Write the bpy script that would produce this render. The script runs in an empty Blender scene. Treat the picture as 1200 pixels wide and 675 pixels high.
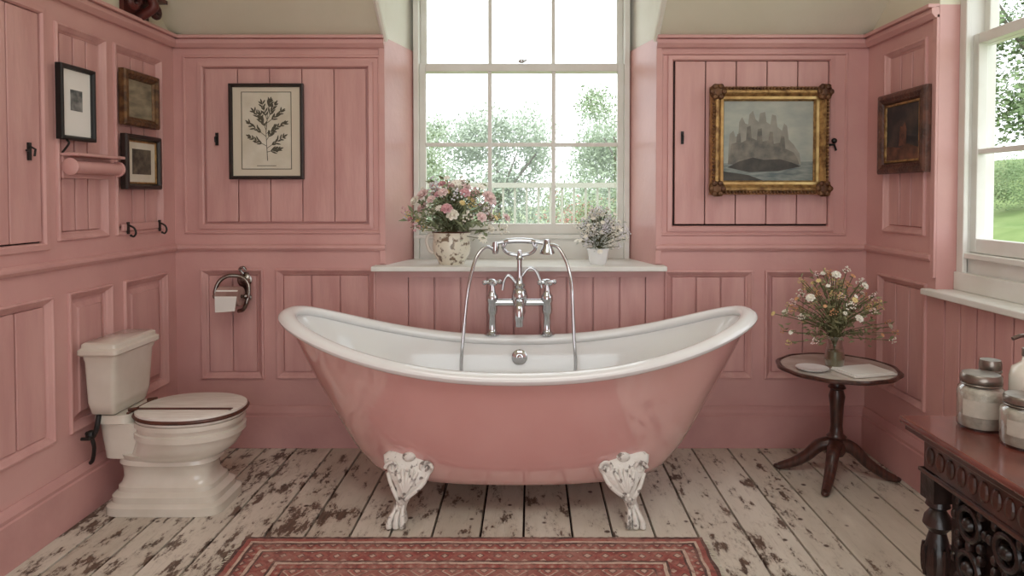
import bpy, bmesh, math, random
from mathutils import Vector, Matrix
random.seed(7)
C = bpy.context.scene.collection
PI = math.pi
S = bpy.context.scene
try:
    S.view_settings.view_transform = 'Standard'
except Exception: pass

# ------------------------------------------------------------ helpers
def c(r, g, b):
    f = lambda v: (v/255/12.92) if v/255 <= .04045 else ((v/255+.055)/1.055)**2.4
    return (f(r), f(g), f(b), 1)

def M(name, col, rough=.5, metal=0, col2=None, scale=6, bump=0, bscale=60, coat=0, lo=.35, hi=.65, stretch=(1,1,1), coatior=1.5, ior=1.5):
    m = bpy.data.materials.new(name); m.use_nodes = True
    nt = m.node_tree; N = nt.nodes; L = nt.links
    b = N['Principled BSDF']
    b.inputs['Base Color'].default_value = col
    b.inputs['Roughness'].default_value = rough
    b.inputs['Metallic'].default_value = metal
    b.inputs['Coat Weight'].default_value = coat
    b.inputs['Coat Roughness'].default_value = .06
    b.inputs['Coat IOR'].default_value = coatior
    b.inputs['IOR'].default_value = ior
    tc = N.new('ShaderNodeTexCoord')
    mp = N.new('ShaderNodeMapping'); mp.inputs['Scale'].default_value = stretch
    L.new(tc.outputs['Object'], mp.inputs['Vector'])
    if col2 is not None:
        n = N.new('ShaderNodeTexNoise'); n.inputs['Scale'].default_value = scale; n.inputs['Detail'].default_value = 6
        L.new(mp.outputs[0], n.inputs['Vector'])
        r = N.new('ShaderNodeValToRGB'); r.color_ramp.elements[0].position = lo; r.color_ramp.elements[1].position = hi
        r.color_ramp.elements[0].color = col; r.color_ramp.elements[1].color = col2
        L.new(n.outputs[0], r.inputs[0]); L.new(r.outputs[0], b.inputs['Base Color'])
    if bump:
        n2 = N.new('ShaderNodeTexNoise'); n2.inputs['Scale'].default_value = bscale; n2.inputs['Detail'].default_value = 4
        L.new(mp.outputs[0], n2.inputs['Vector'])
        bp = N.new('ShaderNodeBump'); bp.inputs['Strength'].default_value = bump; bp.inputs['Distance'].default_value = .01
        L.new(n2.outputs[0], bp.inputs['Height']); L.new(bp.outputs[0], b.inputs['Normal'])
    return m

class MB:
    def __init__(s): s.bm = bmesh.new()
    def face(s, pts):
        vs = [s.bm.verts.new(p) for p in pts]; return s.bm.faces.new(vs)
    def box(s, x0, x1, y0, y1, z0, z1):
        v = [s.bm.verts.new(p) for p in ((x0,y0,z0),(x1,y0,z0),(x1,y1,z0),(x0,y1,z0),(x0,y0,z1),(x1,y0,z1),(x1,y1,z1),(x0,y1,z1))]
        for f in ((0,3,2,1),(4,5,6,7),(0,1,5,4),(1,2,6,5),(2,3,7,6),(3,0,4,7)): s.bm.faces.new([v[i] for i in f])
        return s
    def loft(s, rings, cap0=True, cap1=True, closed=True):
        vr = [[s.bm.verts.new(p) for p in r] for r in rings]; n = len(rings[0])
        for a, b in zip(vr, vr[1:]):
            for i in range(n if closed else n-1):
                j = (i+1) % n; s.bm.faces.new((a[i], a[j], b[j], b[i]))
        if cap0: s.bm.faces.new(list(reversed(vr[0])))
        if cap1: s.bm.faces.new(vr[-1])
        return s
    def prism(s, pts, lo, hi, axis='z'):
        f = {'z': lambda p, t: (p[0], p[1], t), 'y': lambda p, t: (p[0], t, p[1]), 'x': lambda p, t: (t, p[0], p[1])}[axis]
        return s.loft([[f(p, lo) for p in pts], [f(p, hi) for p in pts]])
    def lathe(s, prof, cx=0, cy=0, cz=0, seg=32, axis='z', caps=True):
        rings = []
        for r, z in prof:
            r = max(r, 1e-4); ring = []
            for i in range(seg):
                a = 2*PI*i/seg; p, q = r*math.cos(a), r*math.sin(a)
                if axis == 'z': ring.append((cx+p, cy+q, cz+z))
                elif axis == 'x': ring.append((cx+z, cy+p, cz+q))
                else: ring.append((cx+p, cy+z, cz+q))
            rings.append(ring)
        return s.loft(rings, caps, caps)
    def tube(s, pts, r=.01, seg=10, sx=1, closed=False):
        P = [Vector(p) for p in pts]; n = len(P)
        R = r if isinstance(r, (list, tuple)) else [r]*n
        rings = []; up = None
        for i in range(n):
            if closed: t = P[(i+1)%n]-P[i-1]
            else: t = P[min(i+1,n-1)]-P[max(i-1,0)]
            t.normalize()
            if up is None:
                up = Vector((0,0,1)) if abs(t.z) < .9 else Vector((1,0,0))
            side = t.cross(up)
            if side.length < 1e-5: side = t.cross(Vector((0,1,0)))
            side.normalize(); up = side.cross(t).normalized()
            rings.append([P[i]+side*math.cos(2*PI*k/seg)*R[i]*sx+up*math.sin(2*PI*k/seg)*R[i] for k in range(seg)])
        if closed: rings.append(rings[0]); return s.loft(rings, False, False)
        return s.loft(rings)
    def ball(s, p, r, seg=12):
        if not isinstance(r, (list, tuple)): r = (r, r, r)
        rings = []
        for j in range(1, seg):
            a = PI*j/seg
            rings.append([(p[0]+r[0]*math.sin(a)*math.cos(2*PI*k/seg), p[1]+r[1]*math.sin(a)*math.sin(2*PI*k/seg), p[2]-r[2]*math.cos(a)) for k in range(seg)])
        return s.loft(rings)
    def build(s, name, mat, parent=None, smooth=False, bevel=0, loc=(0,0,0), rotz=0, ang=40, fix=True):
        if fix: bmesh.ops.recalc_face_normals(s.bm, faces=s.bm.faces)
        me = bpy.data.meshes.new(name); s.bm.to_mesh(me); s.bm.free()
        me.materials.append(mat)
        if smooth:
            for p in me.polygons: p.use_smooth = True
            try: me.set_sharp_from_angle(angle=math.radians(ang))
            except Exception: pass
        o = bpy.data.objects.new(name, me); C.objects.link(o)
        o.location = loc; o.rotation_euler = (0,0,rotz)
        if parent: o.parent = parent
        if bevel:
            md = o.modifiers.new('bevel', 'BEVEL'); md.width = bevel; md.segments = 2; md.limit_method = 'ANGLE'
        return o

def tag(o, label, cat, group=None, kind=None):
    o['label'] = label; o['category'] = cat
    if group: o['group'] = group
    if kind: o['kind'] = kind
    return o
def thing(name, label, cat, loc=(0,0,0), rotz=0, group=None, kind=None):
    o = bpy.data.objects.new(name, None); C.objects.link(o); o.empty_display_size = .05
    o.location = loc; o.rotation_euler = (0,0,rotz)
    return tag(o, label, cat, group, kind)
def smoothpath(pts, n=8):
    P = [Vector(p) for p in pts]; out = []
    for i in range(len(P)-1):
        p0, p1, p2, p3 = P[max(i-1,0)], P[i], P[i+1], P[min(i+2,len(P)-1)]
        for k in range(n):
            t = k/n
            out.append(.5*((2*p1)+(p2-p0)*t+(2*p0-5*p1+4*p2-p3)*t*t+(3*p1-p0-3*p2+p3)*t**3))
    out.append(P[-1]); return out
def se(cx, cy, z, a, b, n=2.0, seg=48):
    out = []
    for i in range(seg):
        t = 2*PI*i/seg; co, si = math.cos(t), math.sin(t)
        out.append((cx+a*math.copysign(abs(co)**(2/n), co), cy+b*math.copysign(abs(si)**(2/n), si), z))
    return out

# ------------------------------------------------------------ materials
PINK = M('pink_paint', c(213,166,160), .36, col2=c(204,155,150), scale=3, bump=.14, bscale=28)
PINK2 = M('pink_paint_planks', c(213,167,161), .38, col2=c(199,150,145), scale=4, stretch=(3,3,.5), bump=.16, bscale=26)
PINKDK = M('pink_paint_base', c(208,159,154), .38, col2=c(195,146,142), scale=4, bump=.14, bscale=28)
TUBP = M('pink_enamel', c(221,170,165), .16, col2=c(216,162,157), scale=3, coat=1, bump=.02, bscale=5, coatior=2.3, ior=1.7)
ENAMEL = M('white_enamel', c(240,241,240), .12, coat=.6)
WHITE = M('white_gloss_paint', c(232,231,225), .35, col2=c(222,220,211), scale=5)
CREAM = M('olive_cream_plaster', c(228,224,204), .85, col2=c(220,216,194), scale=2.5, bump=.08)
CHEEK = M('lit_white_plaster', c(240,238,229), .8, col2=c(230,227,215), scale=3, bump=.08)  # white plaster, with the dormer's stronger light also put into the tone
CHROME = M('chrome', c(205,206,208), .12, metal=1)
NICKEL = M('dark_nickel', c(140,134,128), .22, metal=1)
BLACK = M('black_iron', c(22,20,19), .45)
DARKGAP = M('dark_gap', c(40,26,24), .9)
PORC = M('cream_porcelain', c(228,223,211), .16, col2=c(214,207,193), scale=5, coat=.5)
BROWNW = M('brown_wood', c(98,56,42), .4, col2=c(68,40,30), scale=12, stretch=(1,6,6))
MAHOG = M('dark_mahogany', c(82,46,36), .3, col2=c(52,30,24), scale=14, stretch=(5,1,1), coat=.25)
REDTOP = M('red_brown_top', c(118,62,52), .25, col2=c(88,44,38), scale=9, stretch=(5,1,1), coat=.4)
CARVED = M('black_carved_wood', c(50,34,29), .35, col2=c(28,20,17), scale=16, coat=.2, bump=.3, bscale=40)
GREEN = M('leaf_green', c(120,132,98), .6, col2=c(160,166,130), scale=30)
OLIVE = M('leaf_olive', c(112,116,80), .6, col2=c(152,148,110), scale=30)
GREYG = M('grey_green_leaf', c(172,180,168), .7, col2=c(214,217,210), scale=30)
STEM = M('stem_green', c(98,98,66), .7)
F_PINK = M('petal_pink', c(236,204,202), .6, col2=c(244,226,222), scale=40)
F_ROSE = M('petal_rose', c(220,160,166), .6, col2=c(230,190,194), scale=40)
F_CREAM = M('petal_cream', c(240,234,218), .6, col2=c(246,243,232), scale=40)
F_YEL = M('petal_yellow', c(220,198,136), .6)
F_LIL = M('petal_pale_lilac', c(222,218,226), .6, col2=c(236,234,238), scale=40)
F_ORG = M('petal_orange', c(200,140,96), .6, col2=c(220,172,128), scale=40)
GOLD = M('gilded_gesso', c(188,152,98), .36, metal=.6, col2=c(112,80,52), scale=30, bump=.5, bscale=90, lo=.4, hi=.7)
DKFRAME = M('dark_frame_wood', c(44,30,24), .35, col2=c(28,20,17), scale=20)
BRFRAME = M('brown_frame_wood', c(104,66,52), .35, col2=c(62,38,31), scale=20, bump=.5, bscale=80)
MAT = M('cream_mat_board', c(214,204,184), .8)
PAPER = M('old_paper', c(220,214,198), .8, col2=c(204,196,176), scale=8)
INK = M('sepia_ink', c(84,80,66), .8)
WHPAPER = M('white_paper', c(236,234,228), .7)

def floor_material():
    m = bpy.data.materials.new('weathered_white_boards'); m.use_nodes = True
    nt = m.node_tree; N = nt.nodes; L = nt.links; b = N['Principled BSDF']
    tc = N.new('ShaderNodeTexCoord'); geo = N.new('ShaderNodeNewGeometry')
    comb = N.new('ShaderNodeCombineXYZ')
    mul = N.new('ShaderNodeMath'); mul.operation = 'MULTIPLY'; mul.inputs[1].default_value = 37
    L.new(geo.outputs['Random Per Island'], mul.inputs[0]); L.new(mul.outputs[0], comb.inputs[2])
    add = N.new('ShaderNodeVectorMath'); add.operation = 'ADD'
    L.new(tc.outputs['Object'], add.inputs[0]); L.new(comb.outputs[0], add.inputs[1])
    def noise(scale, st, detail=8, src=add.outputs[0], rough=.6):
        mp = N.new('ShaderNodeMapping'); mp.inputs['Scale'].default_value = st
        L.new(src, mp.inputs['Vector'])
        n = N.new('ShaderNodeTexNoise'); n.inputs['Scale'].default_value = scale; n.inputs['Detail'].default_value = detail
        n.inputs['Roughness'].default_value = rough
        L.new(mp.outputs[0], n.inputs['Vector']); return n.outputs[0]
    def ramp(src, p0, p1, a=(0,0,0,1), d=(1,1,1,1)):
        r = N.new('ShaderNodeValToRGB'); r.color_ramp.elements[0].position = p0; r.color_ramp.elements[1].position = p1
        r.color_ramp.elements[0].color = a; r.color_ramp.elements[1].color = d
        L.new(src, r.inputs[0]); return r.outputs[0]
    def mix(f, a, bb):
        x = N.new('ShaderNodeMix'); x.data_type = 'RGBA'; L.new(f, x.inputs[0])
        for s_, v in ((6, a), (7, bb)):
            if isinstance(v, tuple): x.inputs[s_].default_value = v
            else: L.new(v, x.inputs[s_])
        return x.outputs[2]
    def scaled(src, k):
        mm = N.new('ShaderNodeMath'); mm.operation = 'MULTIPLY'; mm.inputs[1].default_value = k; L.new(src, mm.inputs[0]); return mm.outputs[0]
    paint = ramp(noise(5, (2,.5,1)), .3, .7, c(220,212,198), c(194,184,168))
    tint = ramp(geo.outputs['Random Per Island'], 0, 1, c(184,174,158), c(230,223,210))
    paint2 = mix(ramp(noise(2, (1,.3,1)), .4, .75), paint, tint)
    wood = ramp(noise(14, (6,.7,1)), .3, .7, c(116,92,76), c(62,46,38))
    chips = noise(13, (1.5,.6,1), 10, rough=.74)
    patch = noise(1.7, (1,.8,1), 3, tc.outputs['Object'])
    sep = N.new('ShaderNodeSeparateXYZ'); L.new(tc.outputs['Object'], sep.inputs[0])
    mr = N.new('ShaderNodeMapRange'); mr.inputs[1].default_value = -.3; mr.inputs[2].default_value = -1.4; mr.inputs[3].default_value = .014; mr.inputs[4].default_value = .070
    L.new(sep.outputs[0], mr.inputs[0])
    a1 = N.new('ShaderNodeMath'); a1.operation = 'MULTIPLY_ADD'; a1.inputs[1].default_value = .36; L.new(patch, a1.inputs[0]); L.new(chips, a1.inputs[2])
    a2 = N.new('ShaderNodeMath'); a2.operation = 'ADD'; L.new(a1.outputs[0], a2.inputs[0]); L.new(mr.outputs[0], a2.inputs[1])
    col = mix(scaled(ramp(a2.outputs[0], .70, .80), .4), paint2, c(156,142,126))
    wear = ramp(a2.outputs[0], .77, .81)
    col = mix(scaled(wear, .94), col, wood)
    vo = N.new('ShaderNodeTexVoronoi'); vo.inputs['Scale'].default_value = 9; L.new(add.outputs[0], vo.inputs['Vector'])
    spot = ramp(vo.outputs['Distance'], .07, .12, (1,1,1,1), (0,0,0,1))
    col = mix(spot, col, c(84,66,57))
    col = mix(scaled(ramp(noise(30, (5,.25,1), 4), .6, .78), .45), col, c(134,118,104))
    L.new(col, b.inputs['Base Color'])
    b.inputs['Roughness'].default_value = .5
    bp = N.new('ShaderNodeBump'); bp.inputs['Strength'].default_value = .4; bp.inputs['Distance'].default_value = .004; bp.invert = True
    L.new(wear, bp.inputs['Height']); L.new(bp.outputs[0], b.inputs['Normal'])
    return m

def rug_material(hx, hy):
    m = bpy.data.materials.new('faded_red_rug'); m.use_nodes = True
    nt = m.node_tree; N = nt.nodes; L = nt.links; b = N['Principled BSDF']
    tc = N.new('ShaderNodeTexCoord')
    wn = N.new('ShaderNodeTexNoise'); wn.inputs['Scale'].default_value = 14; wn.inputs['Detail'].default_value = 3; L.new(tc.outputs['Object'], wn.inputs['Vector'])
    ws = N.new('ShaderNodeVectorMath'); ws.operation = 'SUBTRACT'; ws.inputs[1].default_value = (.5,.5,.5); L.new(wn.outputs['Color'], ws.inputs[0])
    wm = N.new('ShaderNodeVectorMath'); wm.operation = 'SCALE'; wm.inputs['Scale'].default_value = .016; L.new(ws.outputs[0], wm.inputs[0])
    wa = N.new('ShaderNodeVectorMath'); wa.operation = 'ADD'; L.new(tc.outputs['Object'], wa.inputs[0]); L.new(wm.outputs[0], wa.inputs[1])
    sep = N.new('ShaderNodeSeparateXYZ'); L.new(wa.outputs[0], sep.inputs[0])
    def mth(op, a, bb=None):
        x = N.new('ShaderNodeMath'); x.operation = op
        for i, v in enumerate((a, bb)):
            if v is None: continue
            if isinstance(v, (int, float)): x.inputs[i].default_value = v
            else: L.new(v, x.inputs[i])
        return x.outputs[0]
    def cramp(src, stops):
        r = N.new('ShaderNodeValToRGB'); cr = r.color_ramp; cr.interpolation = 'CONSTANT'
        cr.elements[0].position = 0; cr.elements[0].color = stops[0][1]
        cr.elements[1].position = stops[1][0]; cr.elements[1].color = stops[1][1]
        for p, cc in stops[2:]:
            e = cr.elements.new(p); e.color = cc
        L.new(src, r.inputs[0]); return r.outputs[0]
    def mix(f, a, bb):
        x = N.new('ShaderNodeMix'); x.data_type = 'RGBA'
        if isinstance(f, (int, float)): x.inputs[0].default_value = f
        else: L.new(f, x.inputs[0])
        for s_, v in ((6, a), (7, bb)):
            if isinstance(v, tuple): x.inputs[s_].default_value = v
            else: L.new(v, x.inputs[s_])
        return x.outputs[2]
    dx = mth('SUBTRACT', hx, mth('ABSOLUTE', sep.outputs[0])); dy = mth('SUBTRACT', hy, mth('ABSOLUTE', sep.outputs[1]))
    d = mth('MULTIPLY', mth('MINIMUM', dx, dy), 1/.4)
    k = 1/.4
    RED, RED2, DK, BE, BR = c(160,90,82), c(142,76,70), c(86,64,60), c(206,184,166), c(184,132,118)
    bands = cramp(d, [(0,DK),(.012*k,RED),(.030*k,BE),(.042*k,DK),(.052*k,RED2),(.085*k,BE),(.097*k,DK),(.105*k,RED),(.165*k,DK),(.174*k,BE),(.186*k,RED2),(.215*k,DK),(.222*k,BR)])
    def lattice(f):
        ax = mth('ABSOLUTE', mth('SUBTRACT', mth('FRACT', mth('MULTIPLY', sep.outputs[0], f)), .5))
        ay = mth('ABSOLUTE', mth('SUBTRACT', mth('FRACT', mth('MULTIPLY', sep.outputs[1], f)), .5))
        return mth('ADD', ax, ay)
    l1 = cramp(lattice(9), [(0,BE),(.10,DK),(.16,RED),(.28,BE),(.34,DK),(.38,RED2),(.62,BR),(.70,DK),(.76,BE),(.86,RED)])
    l2 = cramp(lattice(24), [(0,BE),(.22,DK),(.4,RED),(.7,BR),(.85,BE)])
    l3 = cramp(lattice(15.4), [(0,BE),(.18,DK),(.26,RED),(.5,RED2),(.8,BE)])
    m1 = cramp(d, [(0,(0,0,0,1)),(.054*k,(.7,.7,.7,1)),(.084*k,(0,0,0,1)),(.19*k,(.6,.6,.6,1)),(.214*k,(0,0,0,1))])
    m2 = cramp(d, [(0,(0,0,0,1)),(.107*k,(.85,.85,.85,1)),(.164*k,(0,0,0,1))])
    m3 = cramp(d, [(0,(0,0,0,1)),(.224*k,(.75,.75,.75,1))])
    col = mix(m1, bands, l2); col = mix(m2, col, l3); col = mix(m3, col, l1)
    n = N.new('ShaderNodeTexNoise'); n.inputs['Scale'].default_value = 9; n.inputs['Detail'].default_value = 10; n.inputs['Roughness'].default_value = .8; L.new(tc.outputs['Object'], n.inputs['Vector'])
    r3 = N.new('ShaderNodeValToRGB'); r3.color_ramp.elements[0].position = .44; r3.color_ramp.elements[1].position = .64; L.new(n.outputs[0], r3.inputs[0])
    col = mix(mth('MULTIPLY', r3.outputs[0], .7), col, c(178,138,126))
    n5 = N.new('ShaderNodeTexNoise'); n5.inputs['Scale'].default_value = 45; n5.inputs['Detail'].default_value = 6; L.new(tc.outputs['Object'], n5.inputs['Vector'])
    r5 = N.new('ShaderNodeValToRGB'); r5.color_ramp.elements[0].position = .54; r5.color_ramp.elements[1].position = .70; L.new(n5.outputs[0], r5.inputs[0])
    col = mix(mth('MULTIPLY', r5.outputs[0], .65), col, c(112,72,66))
    L.new(col, b.inputs['Base Color']); b.inputs['Roughness'].default_value = .95
    n4 = N.new('ShaderNodeTexNoise'); n4.inputs['Scale'].default_value = 160; L.new(tc.outputs['Object'], n4.inputs['Vector'])
    bp = N.new('ShaderNodeBump'); bp.inputs['Strength'].default_value = .6; bp.inputs['Distance'].default_value = .004; L.new(n4.outputs[0], bp.inputs['Height']); L.new(bp.outputs[0], b.inputs['Normal'])
    return m

FOOTM = M('chipped_white_iron', c(228,225,217), .4, col2=c(132,124,117), scale=34, lo=.56, hi=.63, bump=.5, bscale=45)

def glass_pane():
    m = bpy.data.materials.new('window_glass'); m.use_nodes = True
    nt = m.node_tree; N = nt.nodes; L = nt.links; N.remove(N['Principled BSDF'])
    t = N.new('ShaderNodeBsdfTransparent'); g = N.new('ShaderNodeBsdfGlossy'); g.inputs['Roughness'].default_value = .02
    mx = N.new('ShaderNodeMixShader'); mx.inputs[0].default_value = .05
    L.new(t.outputs[0], mx.inputs[1]); L.new(g.outputs[0], mx.inputs[2]); L.new(mx.outputs[0], N['Material Output'].inputs[0]); return m
PANE = glass_pane()
def clear_glass(tint=(.95,.97,.95,1), f=.25):
    m = bpy.data.materials.new('thin_clear_glass'); m.use_nodes = True
    nt = m.node_tree; N = nt.nodes; L = nt.links; N.remove(N['Principled BSDF'])
    t = N.new('ShaderNodeBsdfTransparent'); t.inputs[0].default_value = tint; g = N.new('ShaderNodeBsdfGlossy'); g.inputs['Roughness'].default_value = .04
    lw = N.new('ShaderNodeLayerWeight'); lw.inputs[0].default_value = f
    mx = N.new('ShaderNodeMixShader'); L.new(lw.outputs['Facing'], mx.inputs[0])
    L.new(t.outputs[0], mx.inputs[1]); L.new(g.outputs[0], mx.inputs[2]); L.new(mx.outputs[0], N['Material Output'].inputs[0]); return m
CLEAR = clear_glass(f=.35); JARG = clear_glass((.96,.96,.94,1), .25)

# ------------------------------------------------------------ room constants
XL, XR, YB, ZP = -1.848, 1.745, 3.5, 2.13
WL, WR = -.753, .647
GL, GR = -.664, .560
YW = 3.85
SLOPE = .7

def fill(mb, u0, u1, v0, v1, holes, y0, y1):
    us = sorted({u0, u1, *[min(max(h[0],u0),u1) for h in holes], *[min(max(h[1],u0),u1) for h in holes]})
    for a, b in zip(us, us[1:]):
        if b-a < 1e-5: continue
        mid = (a+b)/2; cov = sorted([(h[2], h[3]) for h in holes if h[0] < mid < h[1]])
        z = v0
        for p, q in cov:
            if p > z+1e-5: mb.box(a, b, y0, y1, z, min(p, v1))
            z = max(z, q)
        if z < v1-1e-5: mb.box(a, b, y0, y1, z, v1)

def ring(mb, u0, u1, v0, v1, prof, ybase=0):
    rs = [[(u0+i, ybase+y, v0+i), (u1-i, ybase+y, v0+i), (u1-i, ybase+y, v1-i), (u0+i, ybase+y, v1-i)] for i, y in prof]
    mb.loft(rs, False, False)

GV = .0042
MOLD = [(-.014, .0), (-.012,-.010), (-.004,-.012), (.0,-.006), (.010,.002), (.016,.010), (.022,.012), (.024,.02)]
def panel(wall, u0, u1, v0, v1, planks=3, style='plank', name='panel'):
    mb = MB(); ring(mb, u0, u1, v0, v1, MOLD)
    a, b = u0+.024, u1-.024
    if style == 'plank':
        w = (b-a)/planks
        for i in range(planks):
            mb.box(a+i*w+GV, a+(i+1)*w-GV, .006, .022, v0+.024, v1-.024)
    else:
        ring(mb, u0+.024, u1-.024, v0+.024, v1-.024, [(.0,.02),(.012,.018),(.03,.008),(.034,.002),(.034,.002)])
        mb.box(u0+.058, u1-.058, .002, .02, v0+.058, v1-.058)
    return mb.build(name, PINK2, wall, bevel=.0025)

def rail(mb, u0, u1, z, h=.03, p=.02):
    mb.prism([(0, z-h/2), (-p*.5, z-h/2), (-p, z-h*.1), (-p, z+h*.3), (-p*.4, z+h/2), (0, z+h/2)], u0, u1, 'x')

# ------------------------------------------------------------ back wall
holes_b = [(-1.692,-.842,1.169,1.976), (.735,1.542,1.156,2.011),
           (-1.706,-1.404,.37,.921), (-1.316,-.82,.37,.921), (.709,1.143,.37,.912), (1.232,1.608,.37,.912),
           (-.64,.60,.32,.89)]
win_b = (WL, WR, .925, 3.0)
mb = MB()
fill(mb, XL-.02, XR+.02, 0, ZP, holes_b+[win_b], 0, .02)
fill(mb, XL-.1, XR+.1, 0, ZP, [win_b], .02, .06)
wb = mb.build('wall_back', PINK, loc=(0,YB,0)); tag(wb, 'pink panelled back wall behind the bathtub', 'wall', kind='structure')
panel(wb, *holes_b[2], planks=2); panel(wb, *holes_b[3], planks=3); panel(wb, *holes_b[4], planks=3); panel(wb, *holes_b[5], planks=2)
mb = MB(); a, b_ = holes_b[6][:2]; n = 9; w = (b_-a)/n
for i in range(n): mb.box(a+i*w+GV, a+(i+1)*w-GV, .004, .02, .32, .89)
mb.build('panel', PINK2, wb, bevel=.003)
mb = MB()
mb.prism([(WL,YB),(GL,YW),(GL,YW+.12),(WL-.06,YW+.12),(WL-.06,YB+.001)], 0, ZP)
mb.prism([(WR,YB),(GR,YW),(GR,YW+.12),(WR+.06,YW+.12),(WR+.06,YB+.001)], 0, ZP)
mb.box(WL, WR, YB+.06, YW+.1, 0, .90)
rv = mb.build('reveal', PINK, wb); rv.location = (0,-YB,0)
mb = MB()
for (u0,u1) in ((XL,WL),(WR,XR)):
    rail(mb, u0, u1, 1.045, .035, .022); rail(mb, u0, u1, ZP-.03, .05, .035)
    mb.box(u0, u1, -.05, 0, ZP-.012, ZP+.004)
ring(mb, -1.80, -.775, 1.115, 2.04, [(0,.0),(.003,-.008),(.012,-.010),(.016,.0)])
ring(mb, .668, 1.64, 1.105, 2.055, [(0,.0),(.003,-.008),(.012,-.010),(.016,.0)])
mb.box(WL-.03, WL, -.012, 0, .96, ZP-.04); mb.box(WR, WR+.03, -.012, 0, .96, ZP-.04)
t = mb.build('trim_1', PINK, loc=(0,YB,0), bevel=.002); tag(t, 'pink dado rail and cornice along the back wall', 'moulding', kind='structure')

def base(name, u0, u1, loc, rotz, label, h=.215):
    mb = MB()
    mb.prism([(0,0),(-.026,0),(-.026,h-.05),(-.020,h-.045),(-.022,h-.03),(-.014,h-.012),(-.006,h),(0,h)], u0, u1, 'x')
    o = mb.build(name, PINKDK, loc=loc, rotz=rotz); tag(o, label, 'baseboard', kind='structure'); return o
base('baseboard_back', XL, XR, (0,YB,0), 0, 'deep pink baseboard along the back wall')
base('baseboard_left', -1.5, YB, (XL,0,0), PI/2, 'deep pink baseboard along the left wall behind the toilet')
base('baseboard_right', -YB, 1.5, (XR,0,0), -PI/2, 'deep pink baseboard along the right wall')

def hatch(name, loc, rotz, w, h, planks, label, latch_u, latch_v, gap=(.006,.004,.004,.006), side=1, dark=True):
    o = MB(); xa, xb = -w/2+.004+gap[0], w/2-.004-gap[1]; pw = (xb-xa)/planks
    for i in range(planks):
        o.box(xa+i*pw+.0024, xa+(i+1)*pw-.0024, -.003, .012, .004+gap[3], h-.004-gap[2])
    o = o.build(name, PINK2, loc=loc, rotz=rotz, bevel=.003); tag(o, label, 'door', kind='structure')
    mb = MB(); ring(mb, -w/2, w/2, 0, h, [(-.028,0),(-.026,-.010),(-.006,-.012),(0,-.004),(.002,.012)]); mb.build('door_frame', PINK, o)
    g = MB(); g.box(-w/2, w/2, .012, .018, 0, h); g.build('gap_shadow_board', DARKGAP if dark else PINKDK, o)
    l = MB(); l.box(latch_u-.007, latch_u+.007, -.011, -.003, latch_v-.035, latch_v+.03)
    l.tube([(latch_u,-.011,latch_v+.015),(latch_u,-.03,latch_v+.005),(latch_u,-.026,latch_v-.02)], .004, 8)
    l.tube([(latch_u-.012,-.014,latch_v+.0),(latch_u+.04*side,-.014,latch_v+.0)], .004, 8); l.build('latch', BLACK, o, smooth=True)
    return o
h_ = holes_b[0]; hatch('door_1', ((h_[0]+h_[1])/2, YB, h_[2]), 0, h_[1]-h_[0], h_[3]-h_[2], 5, 'pink plank cupboard door behind the botanical print', -.355, .44, side=-.3, dark=False)
h_ = holes_b[1]; d2 = hatch('door_2', ((h_[0]+h_[1])/2, YB, h_[2]), 0, h_[1]-h_[0], h_[3]-h_[2], 5, 'pink plank cupboard door behind the gilt framed painting', -.355, .46, side=-.3, gap=(.005,.0,.0,.007))
mb = MB(); mb.tube([(.395,-.012,.42),(.42,-.03,.42),(.43,-.03,.39)], .006, 8); mb.ball((.42,-.03,.44), .014); mb.build('catch', BLACK, d2, smooth=True)

# ------------------------------------------------------------ left wall
holes_l = [(1.90,2.55,1.136,2.0), (2.64,2.93,1.15,1.98), (3.01,3.37,1.15,1.98),
           (1.95,2.58,.37,.915), (2.69,2.95,.37,.915), (3.06,3.40,.37,.915), (1.1,1.8,1.136,2.0), (1.1,1.8,.37,.915)]
mb = MB(); fill(mb, -1.5, YB+.1, 0, ZP, holes_l, 0, .02); mb.box(-1.5, YB+.1, .02, .08, 0, ZP)
wl = mb.build('wall_left', PINK, loc=(XL,0,0), rotz=PI/2); tag(wl, 'pink panelled left wall behind the toilet', 'wall', kind='structure')
for i, hh in enumerate(holes_l):
    if i in (0,): continue
    panel(wl, *hh, planks=3 if hh[1]-hh[0] < .5 else 4, style='raised' if i in (4,5,) else 'plank')
hh = holes_l[0]; hatch('door_3', (XL, (hh[0]+hh[1])/2, hh[2]), PI/2, hh[1]-hh[0], hh[3]-hh[2], 4, 'pink plank cupboard door at the left edge with black latch', .255, .345, side=-.6, gap=(.004,.003,.0,.003))
mb = MB(); rail(mb, -1.5, YB, 1.045, .035, .022); rail(mb, -1.5, YB, ZP-.03, .05, .035); mb.box(-1.5, YB, -.05, 0, ZP-.012, ZP+.004)
t = mb.build('trim_2', PINK, loc=(XL,0,0), rotz=PI/2, bevel=.002); tag(t, 'pink dado rail and cornice along the left wall', 'moulding', kind='structure')
mb = MB(); mb.box(-1.5, YB+.2, 0, .08, ZP, 3.5)
o = mb.build('wall_left_upper', CREAM, loc=(XL,0,0), rotz=PI/2); tag(o, 'olive cream plaster above the left panelling', 'wall', kind='structure')

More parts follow.
